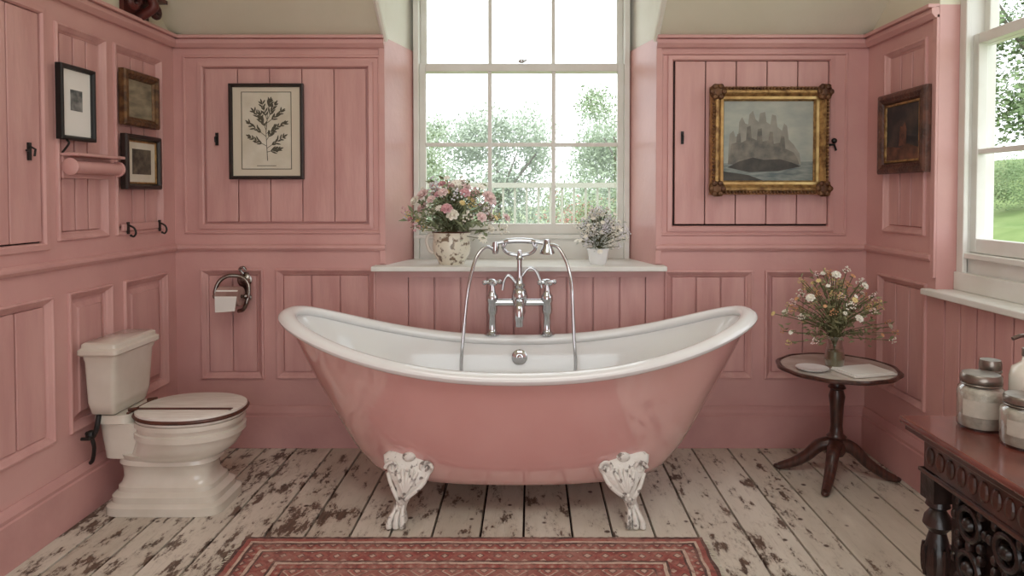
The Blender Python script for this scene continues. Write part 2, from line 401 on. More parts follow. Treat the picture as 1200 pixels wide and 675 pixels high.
# ------------------------------------------------------------ right wall
RY0, RY1 = 1.72, 2.896
holes_r = [(-3.32,-2.99,1.15,2.0), (-3.36,-2.97,.37,.915), (-RY1+.06,-1.62,.32,.88)]
win_r = (-RY1, -RY0, .91, 2.75)
mb = MB(); fill(mb, -YB-.1, 1.5, 0, ZP, holes_r+[win_r], 0, .02); fill(mb, -YB-.1, 1.5, 0, ZP, [win_r], .02, .2)
wr = mb.build('wall_right', PINK, loc=(XR,0,0), rotz=-PI/2); tag(wr, 'pink panelled right wall around the side window', 'wall', kind='structure')
panel(wr, *holes_r[0], planks=3); panel(wr, *holes_r[1], planks=3)
mb = MB(); a, b_ = holes_r[2][:2]; n = 12; w = (b_-a)/n
for i in range(n): mb.box(a+i*w+GV, a+(i+1)*w-GV, .004, .02, .32, .88)
mb.build('panel', PINK2, wr, bevel=.003)
mb = MB(); rail(mb, -YB, -RY1-.02, 1.045, .035, .022); rail(mb, -YB, -RY1, ZP-.03, .05, .035); mb.box(-YB, -RY1, -.05, 0, ZP-.012, ZP+.004)
mb.box(-RY1-.03, -RY1, -.012, 0, .96, ZP-.04)
t = mb.build('trim_3', PINK, loc=(XR,0,0), rotz=-PI/2, bevel=.002); tag(t, 'pink dado rail and cornice along the right wall', 'moulding', kind='structure')
mb = MB(); fill(mb, -YB-.2, 1.5, ZP, 3.5, [(-RY1,-RY0,0,2.75)], 0, .2)
o = mb.build('wall_right_upper', CREAM, loc=(XR,0,0), rotz=-PI/2); tag(o, 'olive cream plaster above the right panelling', 'wall', kind='structure')

mb = MB(); fill(mb, XL-.1, XR+.1, 0, 3.45, [(-1.15,1.15,0,2.45)], 0, .12)
o = mb.build('added_front_wall', PINK, loc=(0,-1.62,0)); tag(o, 'unseen pink wall added behind the camera, its wide opening shaping the light', 'wall', kind='structure')  # unseen wall added to shape reflections and cut light from behind

# ------------------------------------------------------------ ceiling
ZD = 3.0; YD = YB-(ZD-ZP)/SLOPE; ZC = 3.4; YC = YB-(ZC-ZP)/SLOPE
mb = MB()
mb.face([(XL-.05,YB,ZP),(WL,YB,ZP),(WL,YC,ZC),(XL-.05,YC,ZC)])
mb.face([(WR,YB,ZP),(XR+.05,YB,ZP),(XR+.05,YC,ZC),(WR,YC,ZC)])
mb.face([(WL,YD,ZD),(WR,YD,ZD),(WR,YC,ZC),(WL,YC,ZC)])
mb.face([(XL-.05,YC,ZC),(XR+.05,YC,ZC),(XR+.05,-1.55,ZC),(XL-.05,-1.55,ZC)])
o = mb.build('ceiling', CREAM); tag(o, 'sloping olive cream plaster ceiling', 'ceiling', kind='structure')
mb = MB()
mb.face([(WL,YD,ZD),(WL,YB,ZP),(WL,YB,ZD)]); mb.face([(WL,YB,ZP),(GL,YW+.1,ZP),(GL,YW+.1,ZD),(WL,YB,ZD)])
mb.face([(WR,YD,ZD),(WR,YB,ZP),(WR,YB,ZD)]); mb.face([(WR,YB,ZP),(GR,YW+.1,ZP),(GR,YW+.1,ZD),(WR,YB,ZD)])
mb.face([(WL,YD,ZD),(WR,YD,ZD),(WR,YW+.1,ZD),(WL,YW+.1,ZD)])
for X, s in ((WL,-1),(WR,1)):
    mb.tube([(X, YB+.01, ZP-.01),(X, YD, ZD)], .016, 8)
mb.build('dormer_cheek', CHEEK, o, fix=True)

# ------------------------------------------------------------ floor
mb = MB(); x = XL-.02; bw = .172; rr = random.Random(3)
while x < XR+.02:
    w = bw*rr.uniform(.88,1.12); y = -1.5; x1 = min(x+w, XR+.03)
    cuts = [-1.5]+sorted([rr.uniform(1.9,3.4)] if rr.random() < .35 else [])+[YB+.05]
    for p, q in zip(cuts, cuts[1:]):
        dz = rr.uniform(-.0015, .0)
        mb.box(x+.0045, x1-.0045, p+.002, q-.002, -.03, dz)
    x = x1
fl = mb.build('floor', floor_material(), bevel=.002); tag(fl, 'wide weathered white-painted floorboards', 'floor', kind='structure')
mb = MB(); mb.box(XL-.1, XR+.1, -1.5, YB+.3, -.06, -.025); mb.build('subfloor', DARKGAP, fl)

# ------------------------------------------------------------ windows
def window(name, label, loc, rotz, W, gb, mid, meet, top, cols, foot, rows_up=2):
    root = thing(name, label, 'window', loc, rotz, kind='structure')
    fw, sw = .030, .036
    mb = MB(); h = W/2
    mb.box(-h, -h+fw, -.03, .10, foot, top); mb.box(h-fw, h, -.03, .10, foot, top); mb.box(-h, h, -.03, .10, top, top+.06)
    mb.box(-h+fw, h-fw, -.012, .10, foot, gb-.075)
    mb.box(-h, h, -.035, .10, gb-.085, gb-.062)
    mb.build('frame', WHITE, root, bevel=.004)
    x0, x1 = -h+fw, h-fw
    def sash(z0, z1, zs, yo, rb, rt):
        mb = MB()
        mb.box(x0, x0+sw, yo, yo+.04, z0, z1); mb.box(x1-sw, x1, yo, yo+.04, z0, z1)
        mb.box(x0+sw, x1-sw, yo, yo+.04, z0, z0+rb); mb.box(x0+sw, x1-sw, yo, yo+.04, z1-rt, z1)
        gw = (x1-x0-2*sw)
        for i in range(1, cols): mb.box(x0+sw+gw*i/cols-.011, x0+sw+gw*i/cols+.011, yo+.004, yo+.034, z0+rb, z1-rt)
        for z in zs: mb.box(x0+sw, x1-sw, yo+.005, yo+.033, z-.011, z+.011)
        s = mb.build('sash', WHITE, root, bevel=.003)
        g = MB(); g.face([(x0+sw,yo+.02,z0+rb),(x1-sw,yo+.02,z0+rb),(x1-sw,yo+.02,z1-rt),(x0+sw,yo+.02,z1-rt)]); g.build('pane', PANE, s)
        return s
    s1 = sash(gb-.06, meet+.044, [mid], .0, .06, .044)
    k = MB(); k.ball((0,-.012,meet+.055), (.02,.012,.012)); k.tube([(0,-.012,meet+.055),(.03,-.014,meet+.06)], .005, 8); k.build('sash_lock', CHROME, s1, smooth=True)
    hh = (top-meet)/rows_up
    sash(meet, top, [meet+hh*i for i in range(1, rows_up)], .045, .044, .05)
    return root
w1 = window('window_1', 'white sash window in the back wall above the bathtub', ((GL+GR)/2, YW, 0), 0, GR-GL, 1.154, 1.605, 2.02, 2.94, 3, .94)
mb = MB(); mb.box(-.76, .745, -.44, .02, .929, .955)
mb.build('window_sill', WHITE, w1, bevel=.005)
w2 = window('window_2', 'white sash window in the right wall', (XR+.125, (RY0+RY1)/2, 0), -PI/2, RY1-RY0, 1.135, 1.50, 1.95, 2.72, 3, .92)
mb = MB(); hw = (RY1-RY0)/2; mb.box(-hw-.04, hw+.04, -.17, -.125, .885, .912); mb.box(-hw, hw, -.125, .02, .885, .912); mb.build('window_sill', WHITE, w2, bevel=.005)
mb = MB(); mb.box(-hw-.0, -hw+.045, -.04, -.02, .93, 2.74); mb.box(-hw+.0, hw, -.05, -.02, .912, .99); mb.build('architrave', WHITE, w2, bevel=.004)

# ------------------------------------------------------------ outside
LAWN = M('lawn_grass', c(126,142,92), .9, col2=c(150,160,116), scale=3)
mb = MB(); mb.box(-40, 60, 4.1, 90, -.5, -.3); mb.box(2.2,60,-30,4.1,-.5,-.3)
gr = mb.build('ground_outside', LAWN); tag(gr, 'pale green lawn outside the windows', 'lawn', kind='structure')
mb = MB(); mb.loft([[(3.2,y,-.32),(6,y,.9),(12,y,2.2),(30,y,2.6),(30,y,-.32)] for y in (3.9, 22)])
bk = mb.build('grass_bank', M('bank_grass', c(104,128,66), .9, col2=c(128,148,88), scale=2)); tag(bk, 'grassy bank rising outside the right window', 'lawn', kind='structure')
BARK = M('bark', c(120,114,104), .9)
def tree(loc, h, w, mat, label, name='tree', group=None, n=1500, seed=1, trunk=True, ls=(.008,.017)):
    rr = random.Random(seed); root = thing(name, label, 'tree' if name == 'tree' else 'shrub', loc, group=group)
    if trunk:
        mb = MB(); mb.tube([(0,0,0),(.05,0,h*.3),(0,.05,h*.6)], [w*.02,w*.017,w*.010], 8)
        for k in range(5):
            a = rr.uniform(0,2*PI); mb.tube([(0,0,h*.3),(math.cos(a)*w*.3, math.sin(a)*w*.3, h*.65)], [w*.010,w*.005], 6)
        mb.build('trunk', BARK, root, smooth=True)
    mb = MB(); cl = [(rr.uniform(-.38,.38)*w, rr.uniform(-.25,.25)*w, h*rr.uniform(.28,.85) if trunk else h*rr.uniform(.25,.68), rr.uniform(.12,.22)*w) for _ in range(24)]
    if trunk: cl += [(rr.uniform(-.45,.45)*w, 0, h*.2, .2*w) for _ in range(8)]
    for i in range(n):
        cx, cy, cz, r = rr.choice(cl); v = Vector((rr.gauss(0,1), rr.gauss(0,1), rr.gauss(0,1))).normalized()*r*rr.uniform(.3,1.12)
        p = Vector((cx,cy,max(cz+v.z*.9, .1)))+Vector((v.x,v.y,0)); s = w*rr.uniform(*ls)
        q = Vector((rr.gauss(0,1),rr.gauss(0,1),rr.gauss(0,1))).normalized(); t_ = q.orthogonal().normalized()
        mb.face([p-q*s, p+t_*s*.6, p+q*s, p-t_*s*.6])
    mb.build('foliage', mat, root, fix=False)
TG1 = M('tree_green_hazed', c(164,177,154), .8, col2=c(178,189,170), scale=2)  # leaf green paled so that garden haze sits in the colour
TG2 = M('tree_green_mid', c(144,161,128), .8, col2=c(160,174,146), scale=2)  # also paled for haze, less strongly
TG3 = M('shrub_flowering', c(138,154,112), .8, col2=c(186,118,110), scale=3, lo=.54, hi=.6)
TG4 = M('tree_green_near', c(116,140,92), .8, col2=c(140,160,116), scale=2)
tree((-3.3,15,-.3), 4.1, 3.0, TG2, 'tree paled for haze at the left of the back window view', seed=1, group='garden trees', n=15000)
tree((-1.0,20,-.3), 4.3, 4.0, TG1, 'broad tree paled for haze in the middle of the back window view', seed=2, group='garden trees', n=17000)
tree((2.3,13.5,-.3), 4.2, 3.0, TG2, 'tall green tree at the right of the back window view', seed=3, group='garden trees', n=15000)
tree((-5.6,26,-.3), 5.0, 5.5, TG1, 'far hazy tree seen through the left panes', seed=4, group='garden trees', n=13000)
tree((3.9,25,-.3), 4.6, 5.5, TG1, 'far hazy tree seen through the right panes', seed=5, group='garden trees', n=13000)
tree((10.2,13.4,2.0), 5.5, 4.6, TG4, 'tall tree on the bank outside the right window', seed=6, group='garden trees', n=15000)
tree((6.9,9.6,1.0), 1.2, 1.4, TG4, 'green shrub on the bank outside the right window', name='shrub', seed=7, trunk=False, n=5000)
tree((1.05,10.5,-.3), 2.2, 1.9, TG3, 'garden shrub dotted with red flowers behind the fence', name='shrub', seed=8, trunk=False, n=7500)
tree((-1.7,10.5,-.3), 2.2, 2.6, TG2, 'round green garden shrub behind the fence', name='shrub', seed=9, trunk=False, n=7500)
mb = MB()
x = -3.0
while x < 3.2:
    mb.box(x, x+.025, 8, 8.03, -.3, 1.42); x += .14
fc = thing('garden_fence', 'pale picket garden fence outside the back window', 'fence', (0,0,0))
FW = M('pale_fence_paint', c(166,164,150), .7)
mb.build('pickets', FW, fc); mb = MB(); mb.box(-3.1,3.2,7.96,8.0,1.40,1.46); mb.box(-3.1,3.2,8.03,8.07,.9,.96); mb.build('fence_rail', FW, fc)

# ------------------------------------------------------------ bathtub
tub = thing('bathtub', 'double-ended roll-top bathtub, pink outside and white inside, on claw feet', 'bathtub', (-.055, 2.95, 0))
SEG = 112; ZB, ZM, ZE, A, B = .13, .598, .795, 1.0, .355
def zr(x, a): return ZM+(ZE-ZM)*min(1, abs(x)/a)**2.2
def tubring(t, a, b, dz=0, n=2.35):
    out = []
    for i in range(SEG):
        th = 2*PI*i/SEG; co, si = math.cos(th), math.sin(th)
        ux = math.copysign(abs(co)**(2/n), co); uy = math.copysign(abs(si)**(2/n), si)
        z = ZB+(zr(ux, 1)-ZB)*t+dz
        out.append((a*ux, b*uy, z))
    return out
outer = [(0,.54,.19),(.004,.58,.22),(.025,.625,.245),(.08,.662,.262),(.20,.722,.286),(.36,.785,.303),(.54,.850,.320),(.70,.907,.333),(.85,.957,.345),(.95,.988,.352),(1.0,1.005,.358)]
mb = MB(); mb.loft([tubring(*r) for r in outer], True, False); mb.build('outer_shell', TUBP, tub, smooth=True, ang=60)
inner = [(1.0,.985,.345),(.93,.955,.330),(.8,.900,.312),(.6,.825,.292),(.4,.745,.265),(.24,.67,.240),(.14,.60,.210),(.10,.52,.175),(.085,.4,.12),(.08,.15,.05)]
mb = MB(); mb.loft([tubring(*r) for r in inner], False, True); mb.build('basin', ENAMEL, tub, smooth=True, ang=60)
mb = MB(); rings = []
base_r = tubring(1.0, 1.0, .358)
for k in range(17):
    al = 2*PI*k/16; off = .037*math.cos(al); up = .024*math.sin(al)
    rg = []
    for i in range(SEG):
        p = Vector(base_r[i]); q0 = Vector(base_r[i-1]); q1 = Vector(base_r[(i+1)%SEG]); tg = (q1-q0); tg.z = 0; tg.normalize()
        nrm = Vector((tg.y, -tg.x, 0))
        rg.append(p+nrm*off+Vector((0,0,up+.006)))
    rings.append(rg)
mb.loft(rings, False, False); mb.build('rim', ENAMEL, tub, smooth=True, ang=80)
mb = MB(); mb.lathe([(.001,0),(.036,0),(.038,.006),(.030,.012),(.012,.013),(.011,.022),(.001,.024)], 0, 0, 0, 28, 'y')
ov = mb.build('overflow', CHROME, tub, smooth=True); ov.location = (0, .314, .528); ov.rotation_euler = (math.radians(12),0,PI)
mb = MB(); mb.lathe([(.03,.0),(.034,.004),(.02,.006),(.001,.004)], .25, 0, ZB+.045); mb.build('plug', CHROME, tub, smooth=True)
def foot(sx, sy):
    mb = MB()
    secs = [(.278,.006,.010,.070,.014),(.262,-.002,.004,.100,.022),(.237,-.014,-.006,.106,.030),(.207,-.028,-.010,.092,.038),(.175,-.040,-.008,.066,.042),(.145,-.048,.0,.045,.037),(.115,-.050,.012,.032,.031),(.088,-.046,.023,.026,.027),(.062,-.042,.032,.027,.028),(.038,-.045,.036,.034,.035),(.015,-.05,.037,.038,.040),(0,-.05,.037,.030,.032)]
    mb.loft([se(dx, dy, z, a, b, 2.3, 24) for z, dy, dx, a, b in reversed(secs)])
    for k in (-1, 0, 1):
        mb.tube(smoothpath([(.022+k*.009,-.058,.090),(.032+k*.018,-.082,.058),(.037+k*.026,-.093,.030),(.037+k*.028,-.094,.006)], 4), [.008]*5+[.0105]*4+[.0125]*4, 8)
    for s_ in (-1,1):
        mb.tube([(-.006+s_*(.066+.028*math.cos(t)*(1-t/9)), -.048, .226+.028*math.sin(t)*(1-t/9)) for t in [i*.55 for i in range(14)]], .0078, 8)
        mb.tube(smoothpath([(s_*.082-.004,-.044,.205),(s_*.062-.002,-.066,.165),(s_*.026+.012,-.076,.125),(.023,-.072,.09)],4), [.008]*5+[.009]*5+[.006]*3, 8)
    for k in range(5):
        a = -.8+k*.4
        mb.tube(smoothpath([(.004,-.082,.135),(math.sin(a)*.030,-.080,.165+math.cos(a)*.015),(math.sin(a)*.055-.004,-.060,.182+math.cos(a)*.048)],3), [.006,.008,.009,.010,.009,.008,.006], 8)
    for k in range(4): mb.ball((.008+k*.005,-.088+k*.004,.132-k*.017), (.009,.007,.009), 6)
    mb.ball((-.004,-.030,.264), (.028,.016,.020), 8)
    for v in mb.bm.verts:
        v.co.x *= sx
        if sy > 0: v.co.y *= -1
    return mb
for sx in (-1, 1):
    for sy in (-1, 1):
        o = foot(sx, sy).build('claw_foot', FOOTM, tub, smooth=True, ang=50)
        o.location = (sx*.436-.004, sy*.232, 0)

YF = .358; T0 = .628
mb = MB()
for s_ in (-1, 1):
    mb.lathe([(r*1.28, z) for r, z in [(.001,0),(.030,0),(.032,.006),(.020,.014),(.015,.03),(.014,.10),(.019,.11),(.021,.125),(.019,.16),(.023,.17),(.023,.195),(.016,.205),(.012,.22),(.009,.255),(.001,.256)]], s_*.135, YF, T0, 24)
mb.tube([(-.135,YF,.79),(.135,YF,.79)], .019, 16)
mb.lathe([(r*1.28, z) for r, z in [(.001,-.085),(.016,-.08),(.024,-.055),(.019,-.03),(.028,-.01),(.032,.02),(.026,.05),(.018,.06),(.022,.075),(.014,.085),(.010,.13),(.010,.20),(.016,.205),(.010,.215),(.008,.245),(.001,.25)]], 0, YF-.005, .80, 24)
mb.tube(smoothpath([(0,YF,.79),(0,YF-.06,.80),(0,YF-.11,.785),(0,YF-.125,.735),(0,YF-.125,.695)], 5), [.024]*16+[.019]*5, 14)
mb.tube(smoothpath([(0,YF,.86),(-.05,YF,.92),(-.075,YF,.90),(-.085,YF,.85)], 5), .007, 8)
mb.tube(smoothpath([(0,YF,.90),(.04,YF,.955),(.075,YF,.95),(.10,YF,.90),(.11,YF,.86)], 5), .007, 8)
for s_ in (-1, 1):
    mb.tube(smoothpath([(0,YF,1.02),(s_*.05,YF,1.03),(s_*.075,YF-.01,1.05),(s_*.08,YF-.01,1.085)], 5), .009, 10)
    mb.tube(smoothpath([(s_*.065,YF-.03,1.085),(s_*.075,YF-.03,1.062),(s_*.085,YF-.01,1.06)],4), .006, 8)
tap = mb.build('mixer_tap', CHROME, tub, smooth=True, ang=50)
for s_ in (-1, 1):
    mb = MB(); z = .888
    for a in (0, PI/2):
        dx, dy = math.cos(a+.4)*.040, math.sin(a+.4)*.040
        mb.tube([(s_*.135-dx,YF-dy,z),(s_*.135+dx,YF+dy,z)], .008, 8)
        for q in (-1,1): mb.ball((s_*.135+q*dx, YF+q*dy, z), .0125, 8)
    mb.lathe([(.001,-.014),(.017,-.012),(.019,.008),(.012,.016),(.001,.018)], s_*.135, YF, z, 16)
    mb.build('cross_handle', CHROME, tap, smooth=True)
mb = MB()
mb.tube(smoothpath([(-.105,YF-.015,1.083),(-.06,YF-.015,1.092),(0,YF-.015,1.095),(.06,YF-.015,1.092),(.115,YF-.015,1.083)], 5), [.010]*5+[.014]*11+[.010]*5, 12)
mb.lathe([(.001,.04),(.014,.038),(.017,.015),(.034,-.015),(.038,-.03),(.030,-.034),(.001,-.034)], .135, YF-.015, 1.062, 20)
mb.lathe([(.001,.03),(.014,.028),(.019,.0),(.014,-.03),(.001,-.032)], -.118, YF-.015, 1.06, 16)
mb.build('hand_shower', CHROME, tap, smooth=True)
mb = MB()
hose = smoothpath([(-.118,YF-.015,1.03),(-.125,YF-.02,1.05),(-.165,YF-.04,1.065),(-.21,YF-.07,1.01),(-.243,YF-.11,.87),(-.262,YF-.15,.66),(-.268,YF-.18,.48),(-.22,YF-.22,.33),(-.1,YF-.26,.235),(.08,YF-.26,.232),(.21,YF-.22,.33),(.262,YF-.18,.48),(.258,YF-.15,.66),(.25,YF-.11,.87),(.232,YF-.07,.98),(.19,YF-.04,1.06),(.15,YF-.02,1.075),(.135,YF-.015,1.075)], 8)
mb.tube(hose, .0085, 10); mb.build('hose', CHROME, tap, smooth=True)

# ------------------------------------------------------------ toilet
wc = thing('toilet', 'cream close-coupled toilet with stepped base and brown-edged wooden lid', 'toilet', (XL, 2.87, 0))
mb = MB()
def rbox(x0, x1, y0_, y1_, z, r=6): return se((x0+x1)/2, (y0_+y1_)/2, z, (x1-x0)/2, (y1_-y0_)/2, r, 40)
mb.loft([rbox(.050,.130,-.110,.095,.41,9), rbox(.040,.142,-.130,.112,.42,9), rbox(.035,.150,-.145,.128,.47,10), rbox(.030,.158,-.153,.138,.64,12), rbox(.027,.165,-.158,.143,.652,12), rbox(.027,.165,-.158,.143,.67,12)])
mb.build('cistern', PORC, wc, smooth=True, ang=50)
mb = MB(); mb.loft([rbox(.019,.172,-.166,.150,.665,14), rbox(.013,.180,-.173,.157,.673,14), rbox(.013,.180,-.173,.157,.690,14), rbox(.021,.170,-.163,.147,.696,14), rbox(.023,.168,-.161,.145,.712,14), rbox(.030,.158,-.152,.135,.718,12)]); mb.build('cistern_lid', PORC, wc, smooth=True, ang=35)
mb = MB()
P = [(.0,.082,.565,.148,6),(.034,.082,.565,.148,6),(.041,.088,.558,.142,6),(.047,.098,.545,.132,5.5),(.072,.098,.545,.132,5.5),(.080,.104,.536,.125,5),(.088,.114,.520,.115,5),(.106,.116,.516,.113,5),(.116,.124,.503,.104,4.5),(.14,.128,.493,.097,4),(.17,.122,.494,.098,3.6),(.190,.114,.506,.107,3.2),(.196,.106,.517,.115,3),(.21,.106,.517,.115,2.8),(.215,.112,.514,.112,2.8),(.24,.11,.540,.132,2.6)]
mb.loft([se((a+b)/2, 0, z, (b-a)/2, hy, n, 56) for z, a, b, hy, n in P]); mb.build('pedestal', PORC, wc, smooth=True, ang=35)
mb = MB()
P = [(.205,.14,.500,.105,2.6),(.225,.145,.540,.130,2.4),(.25,.160,.572,.152,2.25),(.28,.172,.592,.165,2.2),(.305,.18,.598,.169,2.2),(.310,.172,.611,.181,2.2),(.332,.172,.611,.181,2.2),(.337,.18,.598,.169,2.2),(.353,.18,.598,.169,2.2),(.358,.172,.611,.181,2.2),(.378,.172,.611,.181,2.2)]
mb.loft([se((a+b)/2, 0, z, (b-a)/2, hy, n, 48) for z, a, b, hy, n in P])
mb.loft([rbox(.06,.22,-.09,.09,.22,4), rbox(.05,.24,-.10,.10,.30,4), rbox(.045,.24,-.11,.11,.37,4), rbox(.035,.19,-.12,.115,.375,5), rbox(.035,.19,-.12,.115,.41,5)])
mb.build('bowl', PORC, wc, smooth=True, ang=28)
def eggs(L0, L1, hy, z): return se((L0+L1)/2, 0, z, (L1-L0)/2, hy, 2.2, 56)
WLID = M('worn_white_lid', c(236,232,224), .35, col2=c(222,216,206), scale=10, stretch=(1,5,5))
mb = MB(); mb.loft([eggs(.182,.610,.182,.380), eggs(.178,.615,.186,.386), eggs(.178,.615,.186,.394), eggs(.182,.610,.182,.397)]); mb.build('seat', WLID, wc, smooth=True, ang=30)
mb = MB(); mb.loft([eggs(.182,.610,.182,.399), eggs(.176,.616,.187,.404), eggs(.178,.614,.185,.416), eggs(.192,.601,.172,.422)]);
lid = mb.build('toilet_lid', WLID, wc, smooth=True, ang=30)
mb = MB(); mb.box(.20,.595,-.078,-.055,.4215,.4238)
mb.tube([Vector(p) for p in eggs(.1765,.6155,.1865,.401)], .0085, 6, closed=True); mb.build('brown_trim', BROWNW, lid)
mb = MB()
for s_ in (-1,1): mb.tube([(.165,s_*.07,.418),(.205,s_*.07,.424)], .008, 8)
mb.tube([(.178,-.1,.413),(.178,.1,.413)], .006, 8); mb.build('hinge', BROWNW, wc, smooth=True)
mb = MB(); mb.tube(smoothpath([(.01,-.10,.33),(.05,-.13,.33),(.07,-.135,.36),(.075,-.125,.415)], 5), .010, 10); mb.ball((.045,-.13,.335), .020); mb.tube([(.045,-.13,.335),(.045,-.165,.33)], .006, 8); mb.tube([(.028,-.165,.33),(.062,-.165,.33)], .007, 8)
mb.tube(smoothpath([(.045,-.13,.33),(.05,-.12,.28),(.03,-.10,.22),(.01,-.09,.2)], 5), .008, 8)
mb.build('supply_valve', BLACK, wc, smooth=True)

# ------------------------------------------------------------ toilet roll holder
th = thing('toilet_roll_holder', 'ornate nickel wall-mounted toilet roll holder between the toilet and the tub', 'roll holder', (-1.535, YB+.004, .77))
mb = MB()
mb.lathe([(.001,0),(.036,0),(.038,-.006),(.026,-.010),(.018,-.020),(.010,-.024),(.001,-.024)], .045, 0, .105, 24, 'y'); mb.lathe([(.001,0),(.024,0),(.024,-.006),(.010,-.012),(.001,-.012)], .055, 0, .015, 20, 'y')
mb.box(.036,.066,-.006,0,-.01,.15)
mb.tube(smoothpath([(-.078,-.07,.03),(-.078,-.068,.06),(-.062,-.058,.105),(-.02,-.048,.132),(.04,-.035,.125),(.078,-.04,.09),(.086,-.055,.04),(.080,-.065,-.005),(.06,-.06,-.04),(.03,-.045,-.05)],6), .010, 10)
mb.tube([(.05,-.012,.105),(.055,-.04,.118)], .010, 8); mb.tube([(.055,-.01,.015),(.084,-.06,.015)], .009, 8)
mb.tube(smoothpath([(.045,-.02,.14),(.03,-.03,.165),(.05,-.03,.175),(.062,-.025,.158)],4), .006, 8)
mb.tube([(-.082,-.07,.03),(.084,-.07,.03)], .007, 10)
for x in (-.078,.078): mb.ball((x,-.07,.03), .014, 8)
mb.build('bracket', NICKEL, th, smooth=True)
tr = thing('toilet_roll', 'compact roll of toilet paper on the nickel wall holder', 'toilet roll', (-1.537, YB-.066, .80))
mb = MB(); mb.lathe([(.010,-.058),(.047,-.058),(.050,-.055),(.050,.055),(.047,.058),(.010,.058)], 0,0,0, 32, 'x', caps=False)
mb.build('paper', M('roll_paper', c(186,154,144), .9, col2=c(140,108,100), scale=8), tr, smooth=True)
mb = MB(); mb.loft([[(-.055,-.036,.036),(.055,-.036,.036),(.055,-.037,.037),(-.055,-.037,.037)],[(-.055,-.0505,.0),(.055,-.0505,.0),(.055,-.052,.0),(-.055,-.052,.0)],[(-.055,-.048,-.075),(.045,-.050,-.068),(.045,-.0515,-.068),(-.055,-.0495,-.075)]]); mb.build('hanging_sheet', WHPAPER, tr)

# ------------------------------------------------------------ pedestal table
RW = .270; tb = thing('side_table', 'small round tripod table with dark wood column in the right corner', 'table', (1.432, 3.13, 0))
mb = MB(); prof = [(.001,.498),(RW-.03,.498),(RW-.01,.501),(RW,.507),(RW,.515),(RW-.006,.520),(RW-.014,.520),(RW-.018,.515),(.001,.515)]
rings = []
for r, z in prof:
    rings.append([((r+(.004*math.cos(12*2*PI*i/96) if r > .2 else 0))*math.cos(2*PI*i/96), (r+(.004*math.cos(12*2*PI*i/96) if r > .2 else 0))*math.sin(2*PI*i/96), z) for i in range(96)])
mb.loft(rings); tt = mb.build('tabletop', MAHOG, tb, smooth=True, ang=35)
mb = MB(); mb.lathe([(.001,.5152),(RW-.022,.5152),(RW-.023,.5172),(.001,.5172)], seg=64)
mb.build('reflection_inset', M('pale_reflection', c(214,207,198), .25, col2=c(182,170,160), scale=7, coat=.5), tt, smooth=True, ang=30)  # pale disc: window reflection on the tabletop put into the colour
mb = MB(); mb.lathe([(.001,.10),(.03,.10),(.042,.12),(.046,.15),(.034,.175),(.044,.19),(.030,.205),(.026,.24),(.030,.33),(.036,.38),(.028,.41),(.040,.42),(.030,.435),(.035,.46),(.075,.485),(.08,.498),(.001,.498)], seg=28); mb.build('column', MAHOG, tb, smooth=True, ang=50)
for ang in (160, 236, 345):
    a = math.radians(ang); mb = MB()
    path = smoothpath([(.02,0,.155),(.075,0,.135),(.13,0,.080),(.185,0,.042),(.232,0,.020),(.252,0,.014)], 5); n = len(path)
    mb.tube(path, [.032-.016*i/n for i in range(n)], 10); mb.ball((.252,0,.013),(.026,.018,.013))
    o = mb.build('leg', MAHOG, tb, smooth=True); o.rotation_euler = (0,0,a)

# ------------------------------------------------------------ flowers
def blossom(kind, size):
    mb = MB()
    def petal(a, L, w, lift, curl):
        d = Vector((math.cos(a), math.sin(a), 0)); s_ = Vector((-math.sin(a), math.cos(a), 0)); prev = None
        for k, (t, ww, h) in enumerate(((0,.25,0),(.45,1,lift*.6),(.8,.85,lift),(1,.3,lift-curl))):
            p = d*L*t+Vector((0,0,h*L)); cur = (mb.bm.verts.new(p-s_*w*ww/2), mb.bm.verts.new(p+s_*w*ww/2))
            if prev: mb.bm.faces.new((prev[0], cur[0], cur[1], prev[1]))
            prev = cur
    if kind == 'rose':
        for ringn, (n, L, lift) in enumerate(((7,1,.35),(6,.8,.8),(5,.55,1.4))):
            for i in range(n): petal(2*PI*i/n+ringn*.5, size*L, size*.8*L, lift, .15)
        mb.ball((0,0,size*.3), size*.28, 8)
    elif kind == 'spray':
        rr = random.Random(3)
        for i in range(16):
            v = Vector((rr.gauss(0,1),rr.gauss(0,1),rr.gauss(0,1))).normalized()*size*rr.uniform(.4,1)
            mb.ball(v, size*.16, 5)
    else:
        for i in range(10): petal(2*PI*i/10, size, size*.4, .12, .1)
        mb.ball((0,0,size*.08), (size*.3,size*.3,size*.15), 8)
    return mb
BL = {}
